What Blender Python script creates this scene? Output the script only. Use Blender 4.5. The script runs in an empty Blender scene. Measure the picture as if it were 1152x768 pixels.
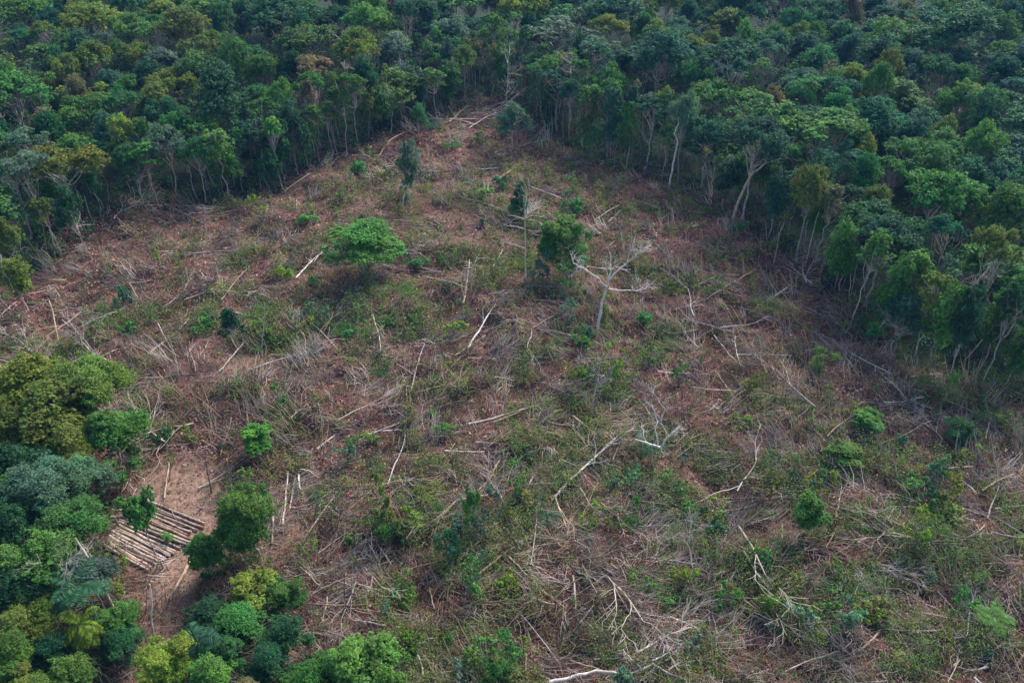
import bpy, math, random
import numpy as np
from mathutils import Vector

RNG = np.random.default_rng(7)
random.seed(7)
C = bpy.context.scene.collection
sc = bpy.context.scene

# ------------------------------------------------------------------ camera
CAMH, PITCH, F, W0, H0 = 70.0, math.radians(36), 950.0, 1152.0, 768.0
cam = bpy.data.cameras.new('camera'); camo = bpy.data.objects.new('camera', cam); C.objects.link(camo)
cam.sensor_width = 36; cam.lens = 36 * F / W0; cam.clip_start = 0.5; cam.clip_end = 9000
camo.location = (0, 0, CAMH); camo.rotation_euler = (math.radians(90) - PITCH, 0, 0)
sc.camera = camo
SP, CP = math.sin(PITCH), math.cos(PITCH)

# ------------------------------------------------------------------ noise + terrain
_T = np.random.default_rng(11).random((256, 256))
def vn(x, y, s, o=0):
    x = np.asarray(x, float) / s + 37.7 * o + 500.3; y = np.asarray(y, float) / s + 91.3 * o + 500.7
    xi = np.floor(x).astype(int); yi = np.floor(y).astype(int)
    fx = x - xi; fy = y - yi
    fx = fx * fx * (3 - 2 * fx); fy = fy * fy * (3 - 2 * fy)
    a = _T[xi % 256, yi % 256]; b = _T[(xi + 1) % 256, yi % 256]
    c = _T[xi % 256, (yi + 1) % 256]; d = _T[(xi + 1) % 256, (yi + 1) % 256]
    return (a * (1 - fx) + b * fx) * (1 - fy) + (c * (1 - fx) + d * fx) * fy
def fbm(x, y, s, o=0, n=3):
    v = 0; t = 0; w = 1.0
    for k in range(n):
        v = v + w * vn(x, y, s / 2 ** k, o + k * 3); t += w; w *= .55
    return v / t
def rough(x, y):   # 1 on the slash, less on the bare earth
    return 1 - np.clip(blobs(x, y, BARE), 0, 1) * .9
def terr(x, y):
    m = (fbm(x, y, 60, 1, 2) - .5) * 5.0
    r = (vn(x, y, 5.5, 5) - .5) * 2.0 + (vn(x, y, 1.9, 8) - .5) * .7 + (vn(x, y, .9, 9) - .5) * .35
    return m + r * rough(x, y)
def blobs(x, y, L):
    v = 0
    for (bx, by, r, a) in L:
        v = v + a * np.exp(-(((x - bx) ** 2 + (y - by) ** 2) / (r * r)))
    return v
BARE = []
def ray(px, py):
    u = (px - 576) / F; v = -(py - 384) / F
    return np.array([u, v * SP + CP, v * CP - SP])
def ray_at(px, py, h=0.0):
    """ground point under the spot h metres above the ground seen at this pixel"""
    d = ray(px, py); z = 0.0
    for _ in range(12):
        t = (z + h - CAMH) / d[2]; x, y = d[0] * t, d[1] * t
        z = .5 * z + .5 * float(terr(x, y))
    return x, y
def rays_at(px, py):
    u = (px - 576) / F; v = -(py - 384) / F
    dy = v * SP + CP; dz = v * CP - SP; z = np.zeros_like(px)
    for _ in range(6):
        t = (z - CAMH) / dz; x, y = u * t, dy * t
        z = .5 * z + .5 * terr(x, y)
    return x, y
def proj(x, y, z):
    z = z - CAMH
    dep = y * CP - z * SP; up = y * SP + z * CP
    return 576 + F * x / dep, 384 - F * up / dep, dep
def G0(px, py, r, a=1.0):
    d = ray(px, py); t = -CAMH / d[2]
    return (d[0] * t, d[1] * t, r, a)
BARE[:] = [G0(205, 545, 4.2), G0(178, 535, 2.8, .8), G0(232, 555, 2.6), G0(150, 560, 2.4, .7), G0(165, 605, 4.5, .9), G0(200, 585, 4.5, .9), G0(200, 640, 2.2), G0(190, 665, 2), G0(180, 700, 1.8, .9),
           G0(165, 735, 1.8, .9), G0(130, 760, 2.0, .9), G0(325, 600, 2.0, .65), G0(350, 578, 1.8, .65), G0(300, 625, 1.9, .7), G0(375, 555, 1.8, .5),
           G0(240, 425, 4, .5), G0(270, 415, 3, .5), G0(200, 430, 3, .4)]
GREEN = [G0(*a) for a in [(470, 375, 7, .3), (600, 330, 6, .2), (705, 262, 9, .3), (745, 395, 8, .35), (430, 585, 5, .3), (520, 600, 6, .4), (760, 600, 5, .35), (825, 610, 5, .3),
         (1010, 560, 9, .35), (1110, 560, 9, .3), (560, 745, 6, .3), (640, 450, 7, .25), (1110, 700, 6, .25), (460, 300, 6, .25), (760, 250, 9, .25), (150, 370, 8, .2), (880, 680, 4, .2), (690, 560, 5, .2), (560, 500, 5, .15), (1050, 640, 8, .2), (340, 400, 6, .15)]]
RED = [G0(*a) for a in [(190, 430, 9, .4), (700, 335, 8, .3), (640, 180, 12, .3), (160, 500, 6, .35), (950, 600, 6, .35), (880, 740, 5, .3), (350, 600, 7, .3), (690, 600, 5, .3), (420, 480, 6, .2), (110, 260, 10, .4), (840, 500, 5, .25),
        (1000, 430, 9, .3), (300, 270, 8, .3), (560, 420, 6, .15), (500, 180, 12, .25), (830, 270, 12, .25), (910, 300, 12, .25), (600, 720, 4, .1)]]

# clearing outline on the ground
CLPX = [(-200, 350), (15, 322), (60, 300), (110, 262), (160, 240), (215, 238), (270, 228), (320, 216), (345, 200), (385, 182), (420, 163), (470, 150), (515, 126), (545, 112), (575, 116),
        (605, 140), (640, 168), (680, 186), (720, 198), (770, 218), (830, 250), (880, 288), (920, 324), (960, 366), (1000, 408), (1060, 424), (1110, 440), (1400, 480), (1700, 1000), (1000, 1050),
        (470, 900), (440, 830), (330, 800), (190, 830), (120, 800), (112, 700), (112, 620), (125, 560), (60, 500), (-200, 450)]
CL = np.array([G0(a, b, 1)[:2] for a, b in CLPX])
def inside(x, y):
    x = np.asarray(x, float); y = np.asarray(y, float); r = np.zeros(x.shape, bool)
    n = len(CL)
    for i in range(n):
        x1, y1 = CL[i]; x2, y2 = CL[(i + 1) % n]
        c = ((y1 > y) != (y2 > y)) & (x < (x2 - x1) * (y - y1) / (y2 - y1 + 1e-12) + x1)
        r ^= c
    return r
def edge_dist(x, y):
    x = np.asarray(x, float); y = np.asarray(y, float); d = np.full(x.shape, 1e9); n = len(CL)
    for i in range(n):
        a = CL[i]; b = CL[(i + 1) % n]; e = b - a; L = e @ e
        t = np.clip(((x - a[0]) * e[0] + (y - a[1]) * e[1]) / L, 0, 1)
        d = np.minimum(d, np.hypot(x - a[0] - t * e[0], y - a[1] - t * e[1]))
    return d

# ------------------------------------------------------------------ materials
def mat(name):
    m = bpy.data.materials.new(name); m.use_nodes = True; nt = m.node_tree; nt.nodes.clear()
    return m, nt
def foliage_mat(name, rough=.75, trans=.38):
    m, nt = mat(name); N = nt.nodes; L = nt.links
    out = N.new('ShaderNodeOutputMaterial'); b = N.new('ShaderNodeBsdfPrincipled'); t = N.new('ShaderNodeBsdfTranslucent'); mx = N.new('ShaderNodeMixShader')
    at = N.new('ShaderNodeAttribute'); at.attribute_name = 'tint'; oi = N.new('ShaderNodeObjectInfo')
    mul = N.new('ShaderNodeMix'); mul.data_type = 'RGBA'; mul.blend_type = 'MULTIPLY'; mul.inputs[0].default_value = 1
    L.new(at.outputs['Color'], mul.inputs[6]); L.new(oi.outputs['Color'], mul.inputs[7])
    L.new(mul.outputs[2], b.inputs['Base Color']); L.new(mul.outputs[2], t.inputs['Color'])
    b.inputs['Roughness'].default_value = rough; b.inputs['Specular IOR Level'].default_value = .25
    mx.inputs[0].default_value = trans
    L.new(b.outputs[0], mx.inputs[1]); L.new(t.outputs[0], mx.inputs[2]); L.new(mx.outputs[0], out.inputs[0])
    return m
def bark_mat(name, scale=3.0, contrast=.5):
    m, nt = mat(name); N = nt.nodes; L = nt.links
    out = N.new('ShaderNodeOutputMaterial'); b = N.new('ShaderNodeBsdfPrincipled')
    at = N.new('ShaderNodeAttribute'); at.attribute_name = 'tint'; oi = N.new('ShaderNodeObjectInfo')
    mul = N.new('ShaderNodeMix'); mul.data_type = 'RGBA'; mul.blend_type = 'MULTIPLY'; mul.inputs[0].default_value = 1
    L.new(at.outputs['Color'], mul.inputs[6]); L.new(oi.outputs['Color'], mul.inputs[7])
    tc = N.new('ShaderNodeTexCoord'); ns = N.new('ShaderNodeTexNoise'); ns.inputs['Scale'].default_value = scale; ns.inputs['Detail'].default_value = 4
    L.new(tc.outputs['Object'], ns.inputs['Vector'])
    rp = N.new('ShaderNodeValToRGB'); rp.color_ramp.elements[0].position = .35; rp.color_ramp.elements[1].position = .68
    v = 1 - contrast; rp.color_ramp.elements[0].color = (v, v * .92, v * .85, 1); rp.color_ramp.elements[1].color = (1.1, 1.1, 1.1, 1)
    L.new(ns.outputs[0], rp.inputs[0])
    m2 = N.new('ShaderNodeMix'); m2.data_type = 'RGBA'; m2.blend_type = 'MULTIPLY'; m2.inputs[0].default_value = 1
    L.new(mul.outputs[2], m2.inputs[6]); L.new(rp.outputs[0], m2.inputs[7])
    L.new(m2.outputs[2], b.inputs['Base Color']); b.inputs['Roughness'].default_value = .9; b.inputs['Specular IOR Level'].default_value = .2
    L.new(b.outputs[0], out.inputs[0])
    return m
def ground_mat():
    m, nt = mat('forest_soil'); N = nt.nodes; L = nt.links
    out = N.new('ShaderNodeOutputMaterial'); b = N.new('ShaderNodeBsdfPrincipled')
    at = N.new('ShaderNodeAttribute'); at.attribute_name = 'tint'
    geo = N.new('ShaderNodeNewGeometry')
    n1 = N.new('ShaderNodeTexNoise'); n1.inputs['Scale'].default_value = 1.6; n1.inputs['Detail'].default_value = 9; n1.inputs['Roughness'].default_value = .72
    L.new(geo.outputs['Position'], n1.inputs['Vector'])
    rp = N.new('ShaderNodeValToRGB'); e = rp.color_ramp.elements
    e[0].position = .32; e[0].color = (.45, .42, .40, 1); e[1].position = .66; e[1].color = (1.45, 1.4, 1.35, 1)
    L.new(n1.outputs[0], rp.inputs[0])
    mul = N.new('ShaderNodeMix'); mul.data_type = 'RGBA'; mul.blend_type = 'MULTIPLY'; mul.inputs[0].default_value = 1
    L.new(at.outputs['Color'], mul.inputs[6]); L.new(rp.outputs[0], mul.inputs[7])
    L.new(mul.outputs[2], b.inputs['Base Color']); b.inputs['Roughness'].default_value = .95; b.inputs['Specular IOR Level'].default_value = .1
    bp = N.new('ShaderNodeBump'); bp.inputs['Strength'].default_value = .6; bp.inputs['Distance'].default_value = .15
    n2 = N.new('ShaderNodeTexNoise'); n2.inputs['Scale'].default_value = 7; n2.inputs['Detail'].default_value = 6; L.new(geo.outputs['Position'], n2.inputs['Vector'])
    L.new(n2.outputs[0], bp.inputs['Height']); L.new(bp.outputs[0], b.inputs['Normal'])
    L.new(b.outputs[0], out.inputs[0])
    return m
LEAF = foliage_mat('leaves'); DRY = foliage_mat('dry_litter', .9, .1); BARK = bark_mat('bark'); WOOD = bark_mat('bleached_wood', 2.2, .4); SOIL = ground_mat()

# ------------------------------------------------------------------ mesh buffer (quads)
def nrm(v): return v / (np.linalg.norm(v, axis=-1, keepdims=True) + 1e-9)
class Buf:
    def __init__(s): s.V = []; s.Q = []; s.T = []; s.S = []; s.n = 0
    def add(s, v, q, t, smooth):
        t = np.asarray(t, float)
        if t.ndim == 1: t = np.broadcast_to(t, (len(v), 3))
        s.V.append(v); s.Q.append(q + s.n); s.T.append(t); s.S.append(np.full(len(q), smooth)); s.n += len(v)
    def leaves(s, P, Nn, size, tint, asp=.6, rng=RNG):
        n = len(P); r = nrm(rng.normal(size=(n, 3)))
        u = nrm(np.cross(Nn, r)); w = np.cross(nrm(Nn), u)
        size = np.broadcast_to(np.asarray(size, float), (n,))[:, None] * .5
        v = np.stack([P - u * size, P - w * size * asp, P + u * size, P + w * size * asp], 1).reshape(-1, 3)
        q = np.arange(4 * n).reshape(-1, 4)
        t = np.repeat(np.broadcast_to(tint, (n, 3)), 4, 0)
        s.add(v, q, t, False)
    def blades(s, P, D, length, width, tint, rng=RNG):   # long thin quads from P along D
        n = len(P); D = nrm(D); u = nrm(np.cross(D, rng.normal(size=(n, 3))))
        length = np.broadcast_to(length, (n,))[:, None]; width = np.broadcast_to(width, (n,))[:, None] * .5
        mid = P + D * length * .5 ; tip = P + D * length
        v = np.stack([P - u * width * .4, mid - u * width, tip, mid + u * width], 1).reshape(-1, 3)
        s.add(v, np.arange(4 * n).reshape(-1, 4), np.repeat(np.broadcast_to(tint, (n, 3)), 4, 0), False)
    def twigs(s, P0, P1, P2, r0, r2, tint):               # bent three-sided sticks, vectorised
        n = len(P0); ax = nrm(P2 - P0); ref = np.tile([.13, .31, .94], (n, 1)); u = nrm(np.cross(ax, ref)); w = np.cross(ax, u)
        r0 = np.broadcast_to(r0, (n,)); r2 = np.broadcast_to(r2, (n,))
        rings = []
        for P, r in ((P0, r0), (P1, (r0 + r2) / 2), (P2, r2)):
            for k in range(3):
                a = k * 2.0944; rings.append(P + (u * math.cos(a) + w * math.sin(a)) * r[:, None])
        v = np.stack(rings, 1)      # n,9,3
        f = []
        for g in range(2):
            for k in range(3):
                f.append([g * 3 + k, g * 3 + (k + 1) % 3, g * 3 + 3 + (k + 1) % 3, g * 3 + 3 + k])
        f = np.array(f)[None] + (np.arange(n) * 9)[:, None, None]
        s.add(v.reshape(-1, 3), f.reshape(-1, 4), np.repeat(np.broadcast_to(tint, (n, 3)), 9, 0), True)
    def tube(s, pts, rad, sides=6, tint=(1, 1, 1), caps=True, captint=None):
        pts = np.asarray(pts, float); n = len(pts); rad = np.broadcast_to(rad, (n,))
        d = np.gradient(pts, axis=0); d = nrm(d)
        ref = np.array([0, 0, 1.]) if abs(d[:, 2]).mean() < .8 else np.array([1., 0, 0])
        u = nrm(np.cross(d, ref)); w = np.cross(d, u)
        a = np.arange(sides) * 2 * math.pi / sides
        v = pts[:, None] + (u[:, None] * np.cos(a)[None, :, None] + w[:, None] * np.sin(a)[None, :, None]) * rad[:, None, None]
        k = np.arange(sides); k2 = (k + 1) % sides; q = []
        for i in range(n - 1): q.append(np.stack([i * sides + k, i * sides + k2, (i + 1) * sides + k2, (i + 1) * sides + k], 1))
        s.add(v.reshape(-1, 3), np.concatenate(q), tint, True)
        if caps and sides in (4, 6, 8):
            fan = np.array([[0, 2 * j + 1, 2 * j + 2, 2 * j + 3] for j in range((sides - 2) // 2)])
            ct = tint if captint is None else captint
            s.add(v[0].copy(), fan, ct, False); s.add(v[-1].copy(), fan[:, ::-1], ct, False)
    def build(s, name, m, parent=None):
        V = np.concatenate(s.V); Q = np.concatenate(s.Q).astype(np.int32); T = np.concatenate(s.T); S = np.concatenate(s.S)
        me = bpy.data.meshes.new(name); me.vertices.add(len(V)); me.vertices.foreach_set('co', V.astype(np.float32).ravel())
        me.loops.add(Q.size); me.loops.foreach_set('vertex_index', Q.ravel())
        me.polygons.add(len(Q)); me.polygons.foreach_set('loop_start', np.arange(0, Q.size, 4, dtype=np.int32))
        me.polygons.foreach_set('use_smooth', S.astype(bool))
        a = me.attributes.new('tint', 'FLOAT_COLOR', 'POINT')
        a.data.foreach_set('color', np.concatenate([T, np.ones((len(T), 1))], 1).astype(np.float32).ravel())
        me.update(calc_edges=True); me.materials.append(m)
        o = bpy.data.objects.new(name, me); C.objects.link(o)
        if parent: o.parent = parent
        return o

THINGS = []      # dicts used for labels
def empty(name):
    o = bpy.data.objects.new(name, None); C.objects.link(o); o.empty_display_size = .3; return o
def clone(o):
    c = o.copy(); C.objects.link(c)
    for ch in list(o.children):
        d = ch.copy(); C.objects.link(d); d.parent = c
    return c
USED = set()
def use(proto):
    """the first use moves the prototype itself; later ones copy it"""
    if proto.name not in USED:
        USED.add(proto.name); return proto
    return clone(proto)
def register(o, desc, cat, group, h=0.0, label=None, crown=None, trunk=None):
    o['category'] = cat
    if group: o['group'] = group
    THINGS.append(dict(o=o, desc=desc, label=label, h=h, cat=cat))
    for ch in list(o.children) + [o]:
        if ch.type != 'MESH': continue
        if crown is not None and ch.name.split('.')[0] in ('crown', 'foliage', 'fronds') or (crown is not None and ch is o): ch.color = (*crown, 1)
        elif trunk is not None: ch.color = (*trunk, 1)
    return o

# ------------------------------------------------------------------ branches
def limb(buf, p0, p1, r0, r1, rng, sag=.12, sides=5, seg=5, tint=(1, 1, 1)):
    p0 = np.array(p0, float); p1 = np.array(p1, float); L = np.linalg.norm(p1 - p0)
    t = np.linspace(0, 1, seg + 1)[:, None]
    j = rng.normal(size=(1, 3)) * L * sag
    pts = p0 * (1 - t) + p1 * t + j * np.sin(t * math.pi) + rng.normal(size=(seg + 1, 3)) * L * .018 * np.sin(t * math.pi)
    buf.tube(pts, np.linspace(r0, r1, seg + 1), sides, tint)
    return pts
def fractal(buf, p, d, L, r, depth, rng, flat=0.0, spread=.7, up=0.0, tint=(1, 1, 1), sides=5, kids=(2, 4), wig=.22):
    seg = 5 if depth > 0 else 3; pts = [np.array(p, float)]; dd = nrm(np.array(d, float))
    for i in range(seg):
        dd = nrm(dd + rng.normal(size=3) * wig * (1, 1, 1 - flat) + np.array([0, 0, up]))
        pts.append(pts[-1] + dd * L / seg)
    pts = np.array(pts)
    if flat: pts[:, 2] = np.maximum(pts[:, 2], r + .02)
    r1 = max(r * .35, .012)
    buf.tube(pts, np.linspace(r, r1, seg + 1), sides, tint)
    if depth <= 0: return
    for k in range(rng.integers(kids[0], kids[1] + 1) + (1 if depth > 1 else 0)):
        i = rng.integers(max(1, seg // 3), seg + 1)
        b = nrm(pts[i] - pts[i - 1]); side = nrm(np.cross(b, rng.normal(size=3)))
        if flat: side = nrm(side * (1, 1, .45) + (0, 0, .18))
        nd = nrm(b + side * spread * rng.uniform(.7, 1.5))
        fr = 1 - .65 * i / seg
        fractal(buf, pts[i], nd, L * rng.uniform(.45, .75), max(r * fr * .68, .014), depth - 1, rng, flat, spread, up, tint, max(3, sides - 1), kids, wig)

# ------------------------------------------------------------------ crowns
def lobes_for(form, R, z0, z1, rng):
    """list of (centre, radius) of the big clumps of a crown between z0 and z1"""
    H = z1 - z0; L = []
    if form == 'dome':
        for k in range(rng.integers(17, 24)):
            a = rng.uniform(0, 6.283); e = rng.uniform(0, 1) ** .7 * 1.45
            f = rng.uniform(.4, .92); sq = 1 + .28 * math.sin(2 * a + R * 7) + .2 * math.sin(3 * a + R * 13 + z0)
            L.append((np.array([math.cos(a) * math.cos(e) * R * f * sq, math.sin(a) * math.cos(e) * R * f * sq, z0 + H * (.22 + .62 * math.sin(e) * rng.uniform(.6, 1.15))]), R * rng.uniform(.20, .50)))
        for k in range(7):
            a = rng.uniform(0, 6.283); f = rng.uniform(.75, 1.12); L.append((np.array([math.cos(a) * R * f, math.sin(a) * R * f, z0 + H * rng.uniform(.1, .7)]), R * rng.uniform(.10, .2)))
    elif form == 'broad':
        for k in range(rng.integers(16, 22)):
            a = rng.uniform(0, 6.283); q = math.sqrt(rng.uniform(0, 1)) * .82
            L.append((np.array([math.cos(a) * R * q, math.sin(a) * R * q, z0 + H * (.35 + .45 * (1 - q * q)) + rng.uniform(-.1, .1) * H]), R * rng.uniform(.25, .40)))
    elif form == 'umbrella':
        for k in range(rng.integers(13, 18)):
            a = rng.uniform(0, 6.283); q = math.sqrt(rng.uniform(0.02, 1)) * .85
            L.append((np.array([math.cos(a) * R * q, math.sin(a) * R * q, z0 + H * (.72 + .2 * (1 - q * q)) + rng.uniform(-.06, .06) * H]), R * rng.uniform(.20, .33)))
    elif form == 'column':
        for k in range(rng.integers(12, 17)):
            a = rng.uniform(0, 6.283); q = rng.uniform(.1, .65); t = (k + rng.uniform(0, 1)) / 15
            w = .55 + .6 * math.sin(min(t, 1) * 2.6 + .3)
            L.append((np.array([math.cos(a) * R * q * w, math.sin(a) * R * q * w, z0 + H * (.06 + .84 * min(t, 1))]), R * rng.uniform(.42, .66) * w))
    elif form == 'oval':
        for k in range(20):
            d = nrm(rng.normal(size=3)) * rng.uniform(.35, .9)
            L.append((np.array([d[0] * R, d[1] * R, z0 + H * (.5 + d[2] * .52)]), R * rng.uniform(.22, .46)))
    elif form == 'cone':
        for k in range(16):
            a = rng.uniform(0, 6.283); t = (k + .5) / 16; w = (1 - t) * 1.0 + .12
            L.append((np.array([math.cos(a) * R * .5 * w, math.sin(a) * R * .5 * w, z0 + H * (.05 + .9 * t)]), R * .62 * w))
    elif form == 'ragged':
        for k in range(rng.integers(8, 12)):
            a = rng.uniform(0, 6.283); q = rng.uniform(.25, .95); t = rng.uniform(.1, .95)
            L.append((np.array([math.cos(a) * R * q, math.sin(a) * R * q, z0 + H * t]), R * rng.uniform(.20, .36)))
    return L
def fill_crown(buf, L, leaf, nleaf, rng, flat=.72, hang=0.0, dens=1.0):
    tot = sum(r * r for _, r in L)
    for c, r in L:
        n = max(5, int(nleaf * r * r / tot / 24)); lt = rng.uniform(.74, 1.26)
        hue = rng.normal(size=3) * (.12, .04, .09)
        d = nrm(rng.normal(size=(n, 3)) + (0, 0, .45)); pc = c + d * (r * rng.uniform(.5, 1.14, (n, 1))) * (1, 1, flat)
        pr = r * rng.uniform(.13, .36, n)
        if hang: pc[:, 2] -= hang * rng.random(n) ** 2 * r
        m = 24; dd = nrm(rng.normal(size=(n, m, 3)) + (0, 0, .35))
        P = pc[:, None] + dd * (pr[:, None, None] * rng.uniform(.3, 1.3, (n, m, 1))) * (1, 1, flat * (1 + hang * .8))
        Nn = nrm(dd * .55 + (0, 0, .55) + rng.normal(size=(n, m, 3)) * .42)
        keep = rng.random((n, m)) < dens
        pt = lt * rng.uniform(.86, 1.14, (n, 1, 1)) * rng.uniform(.72, 1.28, (n, m, 1)) * (1 + hue + rng.normal(size=(n, m, 3)) * .05)
        P = P[keep]; buf.leaves(P, Nn[keep], leaf * rng.uniform(.6, 1.3, len(P)), pt[keep], rng=rng)
def make_tree(name, form, seed, H=15., R=4.6, leaf=.38, nleaf=7000, cb=.5, tr=.2, lean=.04, hang=0., show=1.0, flat=.72, dens=1.0, sides=6):
    rng = np.random.default_rng(seed); root = empty(name)
    z0 = H * cb; L = lobes_for(form, R, z0, H, rng)
    b = Buf(); fill_crown(b, L, leaf, nleaf, rng, flat, hang, dens)
    if leaf < .25:
        ex = [(c + nrm(rng.normal(size=3) + (0, 0, .2)) * r * rng.uniform(1.0, 1.5), R * rng.uniform(.05, .11)) for c, r in L for _ in range(5)]
        fill_crown(b, ex, leaf, nleaf * .10, rng, .8, .4, .8)
    t = Buf()
    off = rng.normal(size=2) * H * lean
    if form in ('cone', 'column'): top = (off[0], off[1], H * .92)
    else: top = (off[0], off[1], z0 + (H - z0) * .35)
    fork = z0 * .92
    pts = limb(t, (0, 0, -.5), top, tr, tr * .45, rng, .03, sides, 8)
    t.tube([(0, 0, -.5), (0, 0, .25), (0, 0, .9)], [tr * 1.9, tr * 1.45, tr * 1.02], sides)
    for k, (c, r) in enumerate(L):
        s = pts[min(len(pts) - 1, int(len(pts) * rng.uniform(.62, .95)))]
        if rng.random() < show:
            limb(t, s, c, tr * .42, .035, rng, .1, 4, 4)
            for _ in range(2):
                limb(t, s + (c - s) * .6, c + rng.normal(size=3) * r * .6, tr * .18, .02, rng, .1, 3, 2)
    b.build('crown', LEAF, root); t.build('trunk', BARK, root)
    root['H'] = H; root['R'] = R; root['zc'] = (z0 + H) / 2
    root['form'] = form
    return root

FT = {  # far forest prototypes
    'dome': [make_tree('broadleaf_tree', 'dome', 100 + i, 15, 5.0, .40, 13000, .30) for i in range(5)],
    'broad': [make_tree('broadleaf_tree', 'broad', 120 + i, 15, 5.6, .40, 12000, .48, tr=.22) for i in range(3)],
    'umbrella': [make_tree('spreading_tree', 'umbrella', 140 + i, 16, 5.4, .36, 9000, .55, tr=.22, flat=.5) for i in range(3)],
    'column': [make_tree('slender_tree', 'column', 160 + i, 14, 2.5, .34, 8000, .30, tr=.12, hang=.8, lean=.03) for i in range(4)],
    'ragged': [make_tree('sparse_tree', 'ragged', 180 + i, 15, 3.6, .34, 4500, .5, tr=.15, lean=.05, dens=.8) for i in range(3)],
    'pole': [make_tree('slender_tree', 'dome', 190 + i, 14, 2.3, .34, 4500, .6, tr=.11, lean=.05) for i in range(3)],
}
NT = {  # near prototypes, finer leaves
    'dome': [make_tree('leafy_tree', 'dome', 200 + i, 12, 3.6, .21, 42000, .2, tr=.17) for i in range(3)],
    'broad': [make_tree('leafy_tree', 'broad', 210 + i, 12, 4.0, .21, 36000, .45, tr=.2, dens=.9) for i in range(2)],
    'column': [make_tree('small_tree', 'column', 220 + i, 8, 2.0, .19, 20000, .12, tr=.11, hang=.4) for i in range(2)],
    'small': [make_tree('small_tree', 'dome', 230 + i, 7, 1.6, .18, 14000, .4, tr=.07) for i in range(2)],
    'tuft': [make_tree('leafy_tree', 'oval', 270, 7, 1.6, .17, 16000, .58, tr=.07, flat=.9)],
    'oval': [make_tree('leafy_tree', 'oval', 260 + i, 7, 1.9, .18, 26000, .3, tr=.09, flat=.9) for i in range(3)],
    'cone': [make_tree('conical_tree', 'cone', 240, 9, 1.7, .24, 14000, .08, tr=.1)],
    'ragged': [make_tree('sparse_tree', 'ragged', 250 + i, 6, 2.6, .18, 11000, .12, tr=.07, dens=.65) for i in range(2)],
}
PAL = {
    'deep green': (.026, .100, .036), 'mid green': (.068, .180, .034), 'blue green': (.038, .125, .060), 'olive': (.120, .180, .030),
    'yellow green': (.150, .215, .026), 'bright green': (.088, .205, .034), 'grey green': (.095, .175, .095), 'dull brown': (.150, .140, .060), 'emerald green': (.042, .160, .042),
}
BK = {'pale': (.42, .36, .32), 'grey': (.25, .23, .21), 'pink': (.36, .26, .22)}
def place(proto_set, x, y, h, r, desc, cat, group, col, bark='pale', rot=None, tilt=0, label=None, i=None):
    p = proto_set[RNG.integers(len(proto_set)) if i is None else i]; o = use(p)
    H, R = o['H'], o['R']; o.location = (x, y, float(terr(x, y)) - .05)
    o.scale = (r / R, r / R * RNG.uniform(.88, 1.12), h / H)
    o.rotation_euler = (RNG.normal() * .03, tilt + RNG.normal() * .03, RNG.uniform(0, 6.28) if rot is None else rot)
    v = np.array(PAL[col]) * RNG.uniform(.85, 1.18) * (1 + RNG.normal(size=3) * .06)
    return register(o, desc, cat, group, h * .7, label, tuple(v), tuple(np.array(BK[bark]) * RNG.uniform(.8, 1.15)))
TAKEN = []
OWN = {(277, 566): 'large bright green rounded tree just right of the log stack', (404, 265): 'broad bright green tree alone in the upper middle of the clearing', (583, 213): 'dark emerald conical tree in the upper clearing',
       (911, 573): 'round bright green small tree in the right middle of the clearing', (147, 152): 'glowing yellow green domed tree near the upper left forest edge', (1112, 300): 'yellow green flat topped tree over a forked pale trunk at right',
       (730, 74): 'pale grey green flat topped tree in the upper forest right of the clearing tip', (409, 74): 'light green flat topped tree with a tall bare trunk at the upper forest edge', (690, 116): 'bright green flat topped tree on a visible trunk right of the clearing tip',
       (412, 745): 'large bright green tree at the bottom edge right of the path', (458, 176): 'narrow grey green tree hung with vines in the upper clearing', (161, 577): 'small round tree rising over the left end of the log stack', (980, 470): 'brightest green bush like tree in the right part of the clearing'}
FORMW = {'dome': 'domed', 'broad': 'broad', 'umbrella': 'flat topped', 'column': 'narrow vine hung', 'ragged': 'sparse crowned', 'pole': 'small crowned', 'small': 'small round', 'cone': 'conical', 'oval': 'rounded', 'tuft': 'round tufted'}
def hand(cx, cy, wpx, form, col, h=None, by=None, near=False, bark='pale', label=None, group=None, i=None):
    """a tree whose crown centre stands at a picture position; by = where its foot meets the ground"""
    def base(h): return ray_at(cx, cy, h * .72)
    if h is None:
        lo, hi = 1., 30.
        for _ in range(22):
            m = (lo + hi) / 2; x, y = base(m); g = proj(x, y, float(terr(x, y)))[1]
            if g < by: lo = m
            else: hi = m
        h = m
    x, y = base(h); d = proj(x, y, h * .7)[2]; r = wpx / F * d / 2 * 1.05
    S = NT if near else FT
    sm = near
    cat = {'umbrella': 'spreading tree', 'column': 'slender tree', 'pole': 'slender tree', 'ragged': 'sparse tree', 'small': 'small tree', 'cone': 'conical tree'}.get(form, 'tree')
    TAKEN.append((x, y, r))
    return place(S[form], x, y, h, r, f'{col} {FORMW[form]} tree', cat, group, col, bark, label=OWN.get((cx, cy), label), i=i)
GF = 'trees of the forest round the clearing'; GN = 'trees at the lower left corner'; GC = 'live trees left standing in the clearing'
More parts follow.
